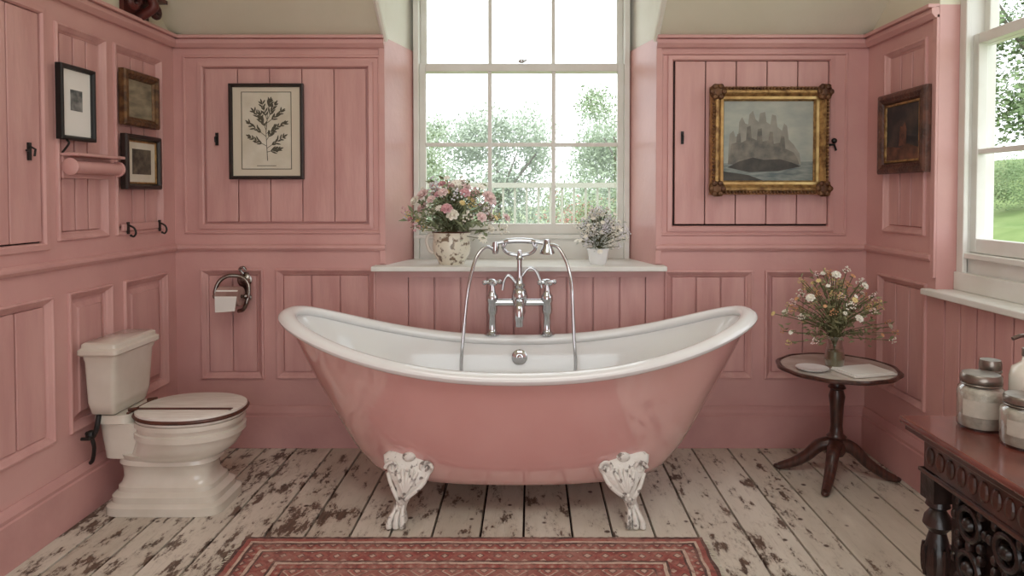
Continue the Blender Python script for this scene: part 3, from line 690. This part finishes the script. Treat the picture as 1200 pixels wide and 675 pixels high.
def bouquet(name, label, loc, neck, nflow, rx, ry, z0, z1, kinds, leafmat, nleaf, leafs, seed, group=None, xlim=None, cx=0):
    rr = random.Random(seed); root = thing(name, label, 'flowers', loc, group=group)
    sm = MB(); lm = MB(); ends = []
    for i in range(nflow):
        a = 2*PI*i*.618; r = math.sqrt((i+.5)/nflow); f = rr.uniform(.75,1.12)
        x, y = cx*r+math.cos(a)*rx*r*f, math.sin(a)*ry*r*f
        z = z1-(z1-z0)*(r**2)*rr.uniform(.4,1.0)-rr.uniform(0,.25)*(z1-z0)
        if xlim: x = min(x, xlim)
        e = Vector((x,y,z)); ends.append((e, r))
        mid = Vector((x*.35, y*.35, neck+(z-neck)*.55)); base = Vector((-x*.06,-y*.06,.02)); nk = Vector((x*.08,y*.08,neck))
        sm.tube(smoothpath([base, nk, mid, e],4), .002, 5)
        nl = nleaf//nflow
        for k in range(nl):
            t = rr.uniform(.25,1); p = nk.lerp(mid, t*2) if t < .5 else mid.lerp(e, t*2-1)
            p = p+Vector((rr.gauss(0,.014),rr.gauss(0,.014),rr.gauss(0,.014)))
            q = Vector((rr.gauss(0,1)+x*2,rr.gauss(0,1),rr.gauss(0,.8)+.4)).normalized(); s_ = q.orthogonal().normalized(); L = leafs*rr.uniform(.6,1.3)
            if xlim and p.x+L > xlim: continue
            up = q.cross(s_)*L*.15
            lm.face([p, p+q*L*.45+s_*L*.20+up, p+q*L, p+q*L*.45-s_*L*.20+up])
    sm.build('stems', STEM, root, smooth=True); lm.build('leaves', leafmat, root, fix=False)
    for i, (e, r) in enumerate(ends):
        kind, mat, size = kinds[i % len(kinds)]
        key = (kind, mat.name, size)
        if key in BL:
            o = bpy.data.objects.new('flower', BL[key]); C.objects.link(o); o.parent = root
        else:
            o = blossom(kind, size).build('flower', mat, root, smooth=True, fix=False, ang=80); BL[key] = o.data
        o.location = e; d = Vector((e.x*1.2, e.y*1.2-.12, .16+.1*rr.random()))
        o.rotation_mode = 'QUATERNION'; o.rotation_quaternion = d.to_track_quat('Z', 'Y'); s_ = rr.uniform(.8,1.25); o.scale = (s_,)*3
    return root
SZ = .955
jug = thing('jug', 'round cream jug with dark floral band holding the big bouquet on the sill', 'jug', (-.417, 3.55, SZ))
JUGM = M('patterned_cream_ceramic', c(230,224,206), .3, col2=c(126,108,88), scale=30, lo=.53, hi=.60, coat=.4)
mb = MB(); mb.lathe([(.001,0),(.066,0),(.070,.008),(.074,.02),(.094,.055),(.101,.09),(.097,.125),(.094,.15),(.103,.168),(.099,.170),(.088,.15),(.090,.11),(.065,.02),(.001,.015)], seg=40); mb.build('body', JUGM, jug, smooth=True, ang=60)
mb = MB(); mb.tube(smoothpath([(-.090,0,.150),(-.118,0,.155),(-.131,0,.118),(-.116,0,.07),(-.092,0,.058)],5), .009, 10); mb.build('handle', PORC, jug, smooth=True)
mb = MB(); mb.lathe([(.101,.165),(.1055,.169),(.101,.173)], seg=40, caps=False); mb.build('rim', BROWNW, jug, smooth=True)
bouquet('bouquet', 'large loose bouquet of pale pink, cream and rose blooms in the jug', (-.417,3.55,SZ+.02), .15, 78, .285, .16, .13, .45,
        [('rose',F_PINK,.036),('daisy',F_CREAM,.026),('spray',F_LIL,.032),('rose',F_CREAM,.030),('rose',F_ROSE,.026),('spray',F_CREAM,.028),('daisy',F_YEL,.018),('spray',F_YEL,.022),('rose',F_PINK,.032),('spray',F_ROSE,.024)], GREEN, 860, .042, 5, cx=.015)
pot = thing('plant_pot', 'small white ribbed pot at the right end of the back sill', 'pot', (.352, 3.53, SZ))
mb = MB(); mb.lathe([(.001,0),(.040,0),(.045,.01),(.052,.05),(.058,.075),(.062,.083),(.056,.085),(.048,.06),(.04,.02),(.001,.02)], seg=32); mb.build('body', ENAMEL, pot, smooth=True)
bouquet('potted_plant', 'fine grey-green plant with tiny whitish flowers in the small white pot', (.352,3.53,SZ+.02), .06, 90, .14, .12, .06, .285, [('spray',F_LIL,.024),('spray',F_CREAM,.022),('daisy',F_CREAM,.014)], GREYG, 900, .020, 6, cx=.015)
TX, TY, TZ = 1.405, 3.10, .5185
gv = thing('glass_vase', 'small clear glass vase on the round table', 'vase', (TX, TY, TZ))
mb = MB(); mb.lathe([(.001,0),(.034,0),(.042,.012),(.045,.04),(.040,.08),(.032,.115),(.036,.145),(.040,.15),(.034,.15),(.029,.115),(.036,.08),(.040,.04),(.001,.01)], seg=32); mb.build('body', CLEAR, gv, smooth=True)
mb = MB(); mb.lathe([(.001,.012),(.038,.012),(.0395,.04),(.036,.08),(.001,.082)], seg=28); mb.build('water', M('vase_water', c(120,110,84), .1), gv, smooth=True)
bouquet('bouquet', 'airy mixed bouquet of cream and orange wildflowers in the glass vase', (TX,TY,TZ+.015), .13, 80, .28, .19, .13, .46,
        [('spray',F_YEL,.020),('spray',F_ORG,.018),('daisy',F_YEL,.014),('spray',F_CREAM,.020),('daisy',F_CREAM,.012),('spray',F_ORG,.014),('rose',F_CREAM,.018),('spray',F_YEL,.016),('daisy',F_ORG,.012),('spray',F_PINK,.018)], OLIVE, 800, .030, 11, xlim=.29)
mb = MB(); mb.box(-.11,.11,-.08,.08,0,.008); mb.box(-.105,.10,-.075,.078,.008,.014)
o = mb.build('notepaper', WHPAPER, loc=(1.50,3.02,.5185), rotz=.25, bevel=.002); tag(o, 'white folded papers lying on the round table', 'paper')
mb = MB(); mb.lathe([(.001,0),(.05,0),(.07,.008),(.073,.012),(.05,.006),(.001,.004)], seg=32)
o = mb.build('saucer', ENAMEL, smooth=True, loc=(1.29,3.07,.5175)); tag(o, 'small white saucer at the left of the round table', 'saucer')

# ------------------------------------------------------------ pictures
def picture(name, label, loc, rotz, w, h, prof, fm, group=None, cat='picture'):
    root = thing(name, label, cat, loc, rotz, group)
    mb = MB(); ring(mb, -w/2, w/2, 0, h, prof); mb.build('frame', fm, root)
    mb = MB(); mb.box(-w/2+.004, w/2-.004, -.008, 0, .004, h-.004); mb.build('backing', DKFRAME, root)
    return root
def flat(mb, pts, y): mb.face([(p[0], y, p[1]) for p in pts])
thin = [(0,0),(0,-.022),(.004,-.026),(.012,-.026),(.016,-.020),(.018,-.012),(.018,-.006)]
bx, bz = (311.5-622)/228.5, 1.32-(210-228)/228.5
pw, ph = 87/228.5, 112/228.5
p1 = picture('framed_print', 'black framed botanical leaf print on the back wall left of the window', (bx, YB-.013, bz), 0, pw, ph, thin, DKFRAME)
mb = MB(); mb.box(-pw/2+.016, pw/2-.016, -.011, -.008, .016, ph-.016); mb.build('mat_board', MAT, p1)
mb = MB(); mb.box(-.125, .125, -.0125, -.011, .055, ph-.045); mb.build('print_paper', PAPER, p1)
mb = MB(); ring(mb, -.129, .129, .051, ph-.041, [(0,-.011),(.0005,-.0128),(.003,-.0128),(.0035,-.011)]); mb.build('ruled_border', INK, p1)
mb = MB(); rr = random.Random(4)
def leaf2(x, z, a, L, W):
    pts = []
    for k in range(9):
        t = k/8; pts.append((t*L, math.sin(PI*t)**.8*W))
    for k in range(7, 0, -1):
        t = k/8; pts.append((t*L, -math.sin(PI*t)**.8*W))
    flat(mb, [(x+u*math.cos(a)-v*math.sin(a), z+u*math.sin(a)+v*math.cos(a)) for u, v in pts], -.0132-rr.random()*.0004)
def stroke(x0, z0, x1, z1, w=.0016):
    dx, dz = x1-x0, z1-z0; l = math.hypot(dx, dz); nx, nz = -dz/l*w, dx/l*w
    flat(mb, [(x0-nx,z0-nz),(x0+nx,z0+nz),(x1+nx*.6,z1+nz*.6),(x1-nx*.6,z1-nz*.6)], -.0131)
stroke(.005,.095,-.002,.24,.002); stroke(-.002,.24,.012,.37,.0018)
for (x0,z0,x1,z1) in ((.003,.16,.085,.215),(.002,.17,-.08,.215),(-.002,.22,-.085,.285),(0,.235,.088,.285),(.002,.27,-.06,.345),(.006,.29,.075,.345),(.012,.36,.02,.395),(.004,.14,.06,.155),(.0,.20,.04,.26),(.0,.25,-.03,.33),(.008,.31,.045,.38),(.006,.30,-.02,.385)):
    stroke(x0,z0,x1,z1)
    a0 = math.atan2(z1-z0, x1-x0)
    for k in range(5):
        t = .3+.17*k; px_, pz_ = x0+(x1-x0)*t, z0+(z1-z0)*t
        for s_ in (-1,1): leaf2(px_, pz_, a0+s_*(.55+rr.uniform(-.3,.3)), .034*(1.1-t*.35)*rr.uniform(.7,1.2), .0040)
    leaf2(x1, z1, a0, .030, .0045)
flat(mb, [(-.05,.068),(.05,.068),(.05,.071),(-.05,.071)], -.0133)
mb.build('leaf_drawing', INK, p1, fix=False)
gx, gz = (901-622)/228.5, 1.32; gw, gh = 138/228.5, 126/228.5
gprof = [(0,0),(0,-.03),(.006,-.045),(.014,-.040),(.022,-.050),(.034,-.052),(.044,-.040),(.052,-.030),(.058,-.034),(.064,-.030),(.068,-.018),(.072,-.014),(.072,-.01)]
p2 = picture('gilt_framed_painting', 'large gilt framed seascape with grey castle on the back wall', (gx, YB-.016, gz), 0, gw, gh, gprof, GOLD, cat='painting')
mb = MB()
for sx in (-1,1):
    for z in (.03, gh-.03):
        mb.ball((sx*(gw/2-.03),-.045,z), (.042,.016,.042), 10)
        for k in range(6):
            a = k*PI/3; mb.ball((sx*(gw/2-.03)+.03*math.cos(a),-.058,z+.03*math.sin(a)), (.014,.008,.014), 8)
for k in range(27):
    x = -gw/2+.075+k*(gw-.15)/26
    for z in (.012, gh-.012): mb.ball((x,-.044,z), .0085, 6)
for k in range(23):
    z = .07+k*(gh-.14)/22
    for sx in (-1,1): mb.ball((sx*(gw/2-.012),-.044,z), .0085, 6)
mb.build('carved_ornament', M('dark_antique_gold', c(126,90,58), .4, metal=.5, col2=c(80,52,38), scale=25), p2, smooth=True)
mb = MB(); ring(mb, -gw/2+.050, gw/2-.050, .050, gh-.050, [(0,-.030),(.001,-.0345),(.014,-.0345),(.016,-.03)]); mb.build('bright_slip', M('bright_gilt', c(212,182,124), .3, metal=.6, col2=c(180,144,92), scale=20), p2)
SKYP = M('painted_sky', c(178,180,166), .5, col2=c(152,158,150), scale=7, stretch=(1,1,2))
SEAP = M('painted_sea', c(92,104,104), .5, col2=c(142,148,140), scale=14, stretch=(1,1,5))
ROCK = M('painted_rock', c(84,80,72), .6, col2=c(60,58,55), scale=18)
CAST = M('painted_towers', c(132,126,114), .6, col2=c(96,94,88), scale=24)
CASTB = M('painted_far_towers', c(152,148,136), .6, col2=c(134,132,122), scale=20)
W2, H0, H1 = gw/2-.07, .07, gh-.07
mb = MB(); flat(mb, [(-W2,H0),(W2,H0),(W2,H1),(-W2,H1)], -.010); mb.build('canvas', SKYP, p2, fix=False)
mb = MB(); flat(mb, [(-W2,H0),(W2,H0),(W2,H0+.10),(-W2,H0+.09)], -.0104); mb.build('painted_sea', SEAP, p2, fix=False)
z = H0+.085
prof = [(-.205,.10),(-.20,.24),(-.18,.27),(-.17,.22),(-.155,.23),(-.15,.34),(-.135,.38),(-.12,.33),(-.105,.32),(-.098,.40),(-.080,.43),(-.066,.36),(-.05,.34),(-.044,.41),(-.018,.42),(-.010,.34),(.01,.32),(.018,.40),(.038,.39),(.046,.30),(.07,.27),(.08,.33),(.095,.31),(.105,.20),(.13,.16),(.16,.09)]
mb = MB(); flat(mb, [(-.208,z)]+[(a, z+b*.64) for a, b in prof]+[(.17,z)], -.0108); mb.build('far_towers', CASTB, p2, fix=False)
prof = [(-.20,.08),(-.19,.17),(-.165,.18),(-.16,.25),(-.145,.26),(-.14,.18),(-.115,.20),(-.11,.31),(-.092,.32),(-.086,.22),(-.06,.20),(-.055,.29),(-.035,.30),(-.03,.19),(.0,.20),(.006,.27),(.022,.27),(.028,.17),(.06,.18),(.066,.24),(.082,.23),(.088,.13),(.13,.10),(.15,.05)]
mb = MB(); flat(mb, [(-.208,z)]+[(a, z+b*.62) for a, b in prof]+[(.16,z)], -.0110); mb.build('near_towers', CAST, p2, fix=False)
mb = MB(); flat(mb, [(-.21,H0+.07),(-.15,H0+.10),(-.08,H0+.120),(-.02,H0+.108),(.06,H0+.112),(.12,H0+.095),(.17,H0+.075),(.05,H0+.05),(-.1,H0+.045)], -.0112)
flat(mb, [(-W2,H0),(-.02,H0),(-.10,H0+.03),(-W2,H0+.05)], -.0112); mb.build('painted_rocks', ROCK, p2, fix=False)
def leftpic(px0, px1, py0, py1, *a, **k):
    px1 -= 4; py0 += 4
    y0, y1 = 790*1.835/(622-px0), 790*1.835/(622-px1); ym = 790*1.835/(622-(px0+px1)/2)
    h = (py1-py0)*ym/790; zb = 1.32-(py1-228)*ym/790
    return (XL+.013, (y0+y1)/2, zb), y1-y0, h
loc, w, h = leftpic(67,112,75,165)
p3 = picture('framed_print', 'black framed print with wide white mat, nearest on the left wall', loc, PI/2, w, h, thin, BLACK)
mb = MB(); mb.box(-w/2+.016, w/2-.016, -.011, -.008, .016, h-.016); mb.build('mat_board', WHPAPER, p3)
GREYP = M('grey_print', c(150,150,146), .7, col2=c(80,84,84), scale=30)
mb = MB(); mb.box(-.035,.035,-.0125,-.011,h*.40,h*.68); mb.build('print', GREYP, p3)
wide = [(0,0),(0,-.024),(.006,-.032),(.02,-.034),(.028,-.026),(.036,-.022),(.040,-.012),(.040,-.006)]
loc, w, h = leftpic(141,186,82,149)
p4 = picture('framed_painting', 'small brown and gilt framed dark landscape, upper of the pair', loc, PI/2, w, h, wide, M('old_brown_gilt', c(120,88,54), .4, metal=.4, col2=c(70,48,32), scale=30, bump=.4), cat='painting')
mb = MB(); mb.box(-w/2+.038, w/2-.038, -.011, -.008, .038, h-.038); mb.build('canvas', M('dark_landscape', c(104,98,82), .5, col2=c(160,150,124), scale=9, stretch=(1,1,3)), p4)
loc, w, h = leftpic(142,188,155,222)
p5 = picture('framed_print', 'dark framed print with gold slip, lower of the pair below the landscape', loc, PI/2, w, h, [(0,0),(0,-.022),(.006,-.03),(.018,-.03),(.024,-.02),(.026,-.006)], DKFRAME)
mb = MB(); ring(mb, -w/2+.026, w/2-.026, .026, h-.026, [(0,-.008),(.001,-.016),(.008,-.014),(.009,-.008)]); mb.build('gold_slip', GOLD, p5)
mb = MB(); mb.box(-w/2+.03, w/2-.03, -.011, -.008, .03, h-.03); mb.build('mat_board', PAPER, p5)
mb = MB(); mb.box(-w/2+.070, w/2-.070, -.0125, -.011, .070, h-.065); mb.build('print', M('brown_print', c(110,100,84), .7, col2=c(60,54,48), scale=24), p5)
yA, yB = 790*(XR-.02)/(1032-622), 790*(XR-.02)/(1088-622); ym = (yA+yB)/2; h = 96*ym/790; zb = 1.32-(203-228)*ym/790
p6 = picture('framed_painting', 'dark carved wood framed painting on the right wall', (XR-.013, ym, zb), -PI/2, yA-yB, h, [(0,0),(0,-.024),(.008,-.032),(.022,-.034),(.034,-.024),(.042,-.028),(.050,-.018),(.054,-.006)], BRFRAME, cat='painting')
w = yA-yB
mb = MB(); mb.box(-w/2+.052, w/2-.052, -.014, -.008, .052, h-.052); mb.build('canvas', M('dark_oil', c(38,38,42), .45, col2=c(92,74,66), scale=10, lo=.48, hi=.75), p6)
mb = MB(); ring(mb, -w/2+.052, w/2-.052, .052, h-.052, [(0,-.014),(.001,-.022),(.010,-.020),(.011,-.014)]); mb.build('gold_slip', GOLD, p6)
mb = MB(); flat(mb, [(-w/2+.063,.063),(w/2-.063,.063),(w/2-.063,.11),(.04,.135),(-.02,.12),(-w/2+.063,.13)], -.0145); flat(mb, [(-.03,.125),(.03,.13),(.035,.20),(.02,.235),(.0,.215),(-.02,.22)], -.0147); mb.build('painted_forms', M('painted_umber', c(122,80,64), .6, col2=c(72,50,44), scale=20), p6, fix=False)

# ------------------------------------------------------------ left wall fittings
sh = thing('wall_shelf', 'small pink wooden shelf with rolled front under the black framed print', 'shelf', (XL, 2.80, 1.385), PI/2)
mb = MB(); mb.box(-.15,.15,-.012,0,.0,.10); mb.box(-.155,.155,-.075,0,.088,.10); mb.build('board', PINK, sh, bevel=.003)
mb = MB(); mb.tube([(-.145,-.042,.045),(.145,-.042,.045)], .026, 16)
for s_ in (-1,1): mb.lathe([(.001,0),(.032,0),(.034,s_*.008),(.02,s_*.014),(.001,s_*.016)], s_*.145, -.042, .045, 20, 'x')
mb.build('roller', PINK, sh, smooth=True)
mb = MB(); mb.tube(smoothpath([(-.152,-.012,.10),(-.155,-.04,.135),(-.152,-.03,.15)],4), .004, 8); mb.build('hook', BLACK, sh, smooth=True)
hr = thing('hook_rail', 'pink peg rail with two small black iron hooks on the left wall', 'hook rail', (XL, 3.20, 1.155), PI/2)
mb = MB(); mb.box(-.165,.165,-.012,0,.0,.032); mb.build('board', PINK, hr, bevel=.003)
for x in (-.13,.13):
    mb = MB(); mb.box(x-.008,x+.008,-.016,-.010,-.015,.04); mb.tube(smoothpath([(x,-.016,.025),(x,-.04,.012),(x,-.048,-.010),(x,-.038,-.026),(x,-.026,-.022)],5), .0045, 8); mb.ball((x,-.026,-.022),.006,8); mb.build('hook', BLACK, hr, smooth=True)
orn = thing('carved_ornament', 'dark reddish-brown carved ornament above the left panelling near the corner', 'ornament', (XL, 3.15, 2.138), PI/2)
mb = MB(); mb.box(-.12,.12,-.10,0,.095,.112); mb.box(-.10,.10,-.02,0,.0,.095)
for s_ in (-1,1):
    mb.tube([(s_*(.085-.04*math.cos(t)*(1-t/14)), -.06, .050+.034*math.sin(t)*(1-t/14)) for t in [i*.5 for i in range(14)]], .014, 8)
mb.tube(smoothpath([(0,-.02,.0),(0,-.06,.02),(0,-.10,.05),(0,-.09,.085)],5), .022, 10)
mb.build('bracket', M('dark_red_wood', c(100,42,36), .4, col2=c(56,28,26), scale=14), orn, smooth=True, ang=40)

# ------------------------------------------------------------ rug
hx, hy = (1.087+.655)/2, .62
mb = MB(); n = 90; rr = random.Random(9)
def edge(t): return .003*math.sin(t*37)+.002*math.sin(t*91)
out = [(-hx+2*hx*i/n, -hy+edge(i*.1)) for i in range(n+1)]+[(hx+edge(i*.13), -hy+2*hy*i/40) for i in range(1,40)]+[(hx-2*hx*i/n, hy+edge(i*.17)) for i in range(n+1)]+[(-hx+edge(i*.11), hy-2*hy*i/40) for i in range(1,40)]
mb.prism(out, .001, .010)
rug = thing('rug', 'faded red patterned oriental rug lying in front of the bathtub', 'rug', ((-1.087+.655)/2, 2.545-hy, 0))
mb.build('pile', rug_material(hx, hy), rug)
for s_ in (-1,1):
    mb = MB()
    for i in range(110):
        y = -hy+2*hy*i/110+rr.uniform(-.004,.004)
        mb.tube([(s_*hx,y,.006),(s_*(hx+.012),y+rr.uniform(-.006,.006),.004),(s_*(hx+.022),y+rr.uniform(-.01,.01),.002)], .0014, 4)
    mb.build('fringe', PAPER, rug)

# ------------------------------------------------------------ dark carved console at right
TZ2 = .72; cb = thing('console_table', 'dark carved wooden console table with red-brown top at the right edge', 'table', (1.36, 1.29, 0))
x0, x1, y0, y1 = -.36, .355, -.5, .53
mb = MB(); mb.box(x0,x1,y0,y1,TZ2-.018,TZ2); mb.build('tabletop', REDTOP, cb, bevel=.006)
mb = MB(); mb.box(x0+.012,x1-.0,y0+.012,y1-.012,TZ2-.034,TZ2-.018); mb.box(x0+.03,x1,y0+.03,y1-.03,TZ2-.046,TZ2-.034)
mb.box(x0+.045,x1,y0+.045,y1-.045,TZ2-.125,TZ2-.046)
mb.box(x0+.035,x1,y0+.035,y1-.035,TZ2-.135,TZ2-.125)
for k in range(22):
    y = y0+.075+k*(y1-y0-.15)/21; mb.ball((x0+.045,y,TZ2-.085),(.010,.017,.026),8)
for k in range(14):
    x = x0+.075+k*.048; mb.ball((x,y1-.045,TZ2-.085),(.017,.010,.026),8); mb.ball((x,y0+.045,TZ2-.085),(.017,.010,.026),8)
mb.build('apron', MAHOG, cb, bevel=.002)
def cleg(x, y):
    mb = MB(); mb.box(x-.03,x+.03,y-.03,y+.03,TZ2-.20,TZ2-.125)
    mb.lathe([(.001,.52),(.026,.52),(.03,.505),(.018,.495),(.032,.475),(.036,.455),(.020,.435),(.024,.42),(.034,.38),(.036,.34),(.024,.30),(.018,.28),(.030,.265),(.018,.25),(.026,.2),(.030,.15),(.020,.12),(.001,.12)], x, y, 0, 24)
    for k in range(8):
        a = k*PI/4; mb.ball((x+.033*math.cos(a), y+.033*math.sin(a), .36),(.008,.008,.045),6)
    mb.box(x-.03,x+.03,y-.03,y+.03,.06,.125); mb.lathe([(.001,0),(.022,0),(.032,.02),(.03,.045),(.018,.06),(.001,.06)], x, y, 0, 20)
    mb.build('leg', CARVED, cb, smooth=True, ang=40)
for x in (x0+.07, x1-.05):
    for y in (y0+.07, y1-.07): cleg(x, y)
mb = MB(); X = x0+.085; ya, yb = y0+.12, y1-.12
mb.box(X-.010,X+.012,ya,yb,TZ2-.165,TZ2-.125); mb.box(X-.010,X+.012,ya,yb,.30,.33); mb.box(X-.010,X+.012,ya,ya+.03,.30,TZ2-.13); mb.box(X-.010,X+.012,yb-.03,yb,.30,TZ2-.13)
mb.box(X+.012,X+.018,ya,yb,.30,TZ2-.13)
ny = 6
for i in range(ny):
    cy = ya+(yb-ya)*(i+.5)/ny; r = (yb-ya)/ny*.46
    for cz in (.40,.51):
        mb.tube([(X-.008,cy+r*.62*math.cos(t),cz+r*.62*math.sin(t)) for t in [k*2*PI/20 for k in range(20)]], .009, 8, closed=True)
        mb.ball((X-.010,cy,cz),(.016,.018,.018),8)
        for k in range(8):
            a = k*PI/4; mb.ball((X-.006,cy+r*.95*math.cos(a),cz+r*.95*math.sin(a)),(.012,.010,.014),8)
mb.build('carved_panel', CARVED, cb, smooth=True, ang=40)
SALT = M('bath_salts', c(196,190,178), .6, col2=c(164,157,145), scale=40, bump=.2, bscale=100)
LIDM = M('dull_pewter_lid', c(150,140,130), .3, metal=.8, col2=c(104,96,89), scale=20)
def jar(loc, r, h, label, band=True):
    t = thing('jar', label, 'jar', loc)
    mb = MB(); mb.lathe([(.001,0),(r*.92,0),(r,.008),(r,h*.66),(r*.96,h*.74),(r*.80,h*.80),(r*.78,h*.86),(.001,h*.86)], seg=36); mb.build('body', JARG, t, smooth=True)
    mb = MB(); mb.lathe([(.001,.006),(r*.90,.006),(r*.97,.014),(r*.97,h*.66),(r*.92,h*.73),(r*.70,h*.78),(.001,h*.79)], seg=32); mb.build('contents', SALT, t, smooth=True, ang=50)
    mb = MB(); mb.lathe([(.001,h*.84),(r*.84,h*.84),(r*.88,h*.86),(r*.88,h*.95),(r*.80,h),(.001,h)], seg=36); mb.build('lid', LIDM, t, smooth=True, ang=40)
    mb = MB(); mb.tube([(r*.83*math.cos(q), r*.83*math.sin(q), h*.815) for q in [k*2*PI/28 for k in range(28)]], .0028, 6, closed=True); mb.build('wire_clip', LIDM, t, smooth=True)
    if band:
        mb = MB(); mb.lathe([(r*1.006,h*.26),(r*1.006,h*.56)], seg=36, caps=False)
        bmesh.ops.delete(mb.bm, geom=[f for f in mb.bm.faces if f.calc_center_median().y > -r*.6 ], context='FACES'); o = mb.build('paper_band', M('jar_label', c(190,182,168), .7, col2=c(172,164,150), scale=30), t, smooth=True); o.rotation_euler = (0,0,-.5)
jar((1.160,1.725,TZ2), .053, .140, 'squat cream jar with pewter lid at the far left of the console')
jar((1.182,1.595,TZ2), .054, .122, 'squat cream jar with pewter lid nearest the picture edge on the console')
jar((1.226,1.787,TZ2), .030, .160, 'slim cream jar with pewter lid behind the squat jar', False)
bt = thing('pump_bottle', 'tall cream ceramic pump bottle behind the jars on the console', 'bottle', (1.275,1.712,TZ2))
mb = MB(); mb.lathe([(.001,0),(.040,0),(.044,.008),(.044,.135),(.038,.158),(.018,.172),(.015,.187),(.001,.187)], seg=32); mb.build('body', PORC, bt, smooth=True, ang=50)
mb = MB(); mb.lathe([(.001,.187),(.017,.187),(.017,.207),(.005,.210),(.005,.237),(.001,.237)], seg=20); mb.tube(smoothpath([(0,0,.232),(-.02,0,.240),(-.045,0,.232)],5), .005, 8); mb.ball((0,0,.240),(.012,.012,.008),8); mb.build('pump', LIDM, bt, smooth=True)

# ------------------------------------------------------------ light, world, camera
wd = bpy.data.worlds.new('sky'); S.world = wd; wd.use_nodes = True
bg = wd.node_tree.nodes['Background']; bg.inputs[0].default_value = (.92,.97,1,1); bg.inputs[1].default_value = 2.75
def area(name, loc, rot, sx, sy, power, col=(1,1,1)):
    l = bpy.data.lights.new(name, 'AREA'); l.shape = 'RECTANGLE'; l.size = sx; l.size_y = sy; l.energy = power; l.color = col
    o = bpy.data.objects.new(name, l); C.objects.link(o); o.location = loc; o.rotation_euler = rot; return o
area('fill_light', (0,.6,3.3), (0,0,0), 2.0, 1.4, 33, (1,.99,.97))  # unseen fill lamp added overhead to brighten the room
cam = bpy.data.cameras.new('camera'); co = bpy.data.objects.new('camera', cam); C.objects.link(co)
co.location = (0,0,1.32); co.rotation_euler = (math.radians(90-1.5),0,0)
cam.sensor_width = 36; cam.lens = 790/1200*36; cam.shift_x = -22/1200; cam.shift_y = -(337.5-248.7)/1200; cam.clip_start = .02; cam.clip_end = 300
S.camera = co
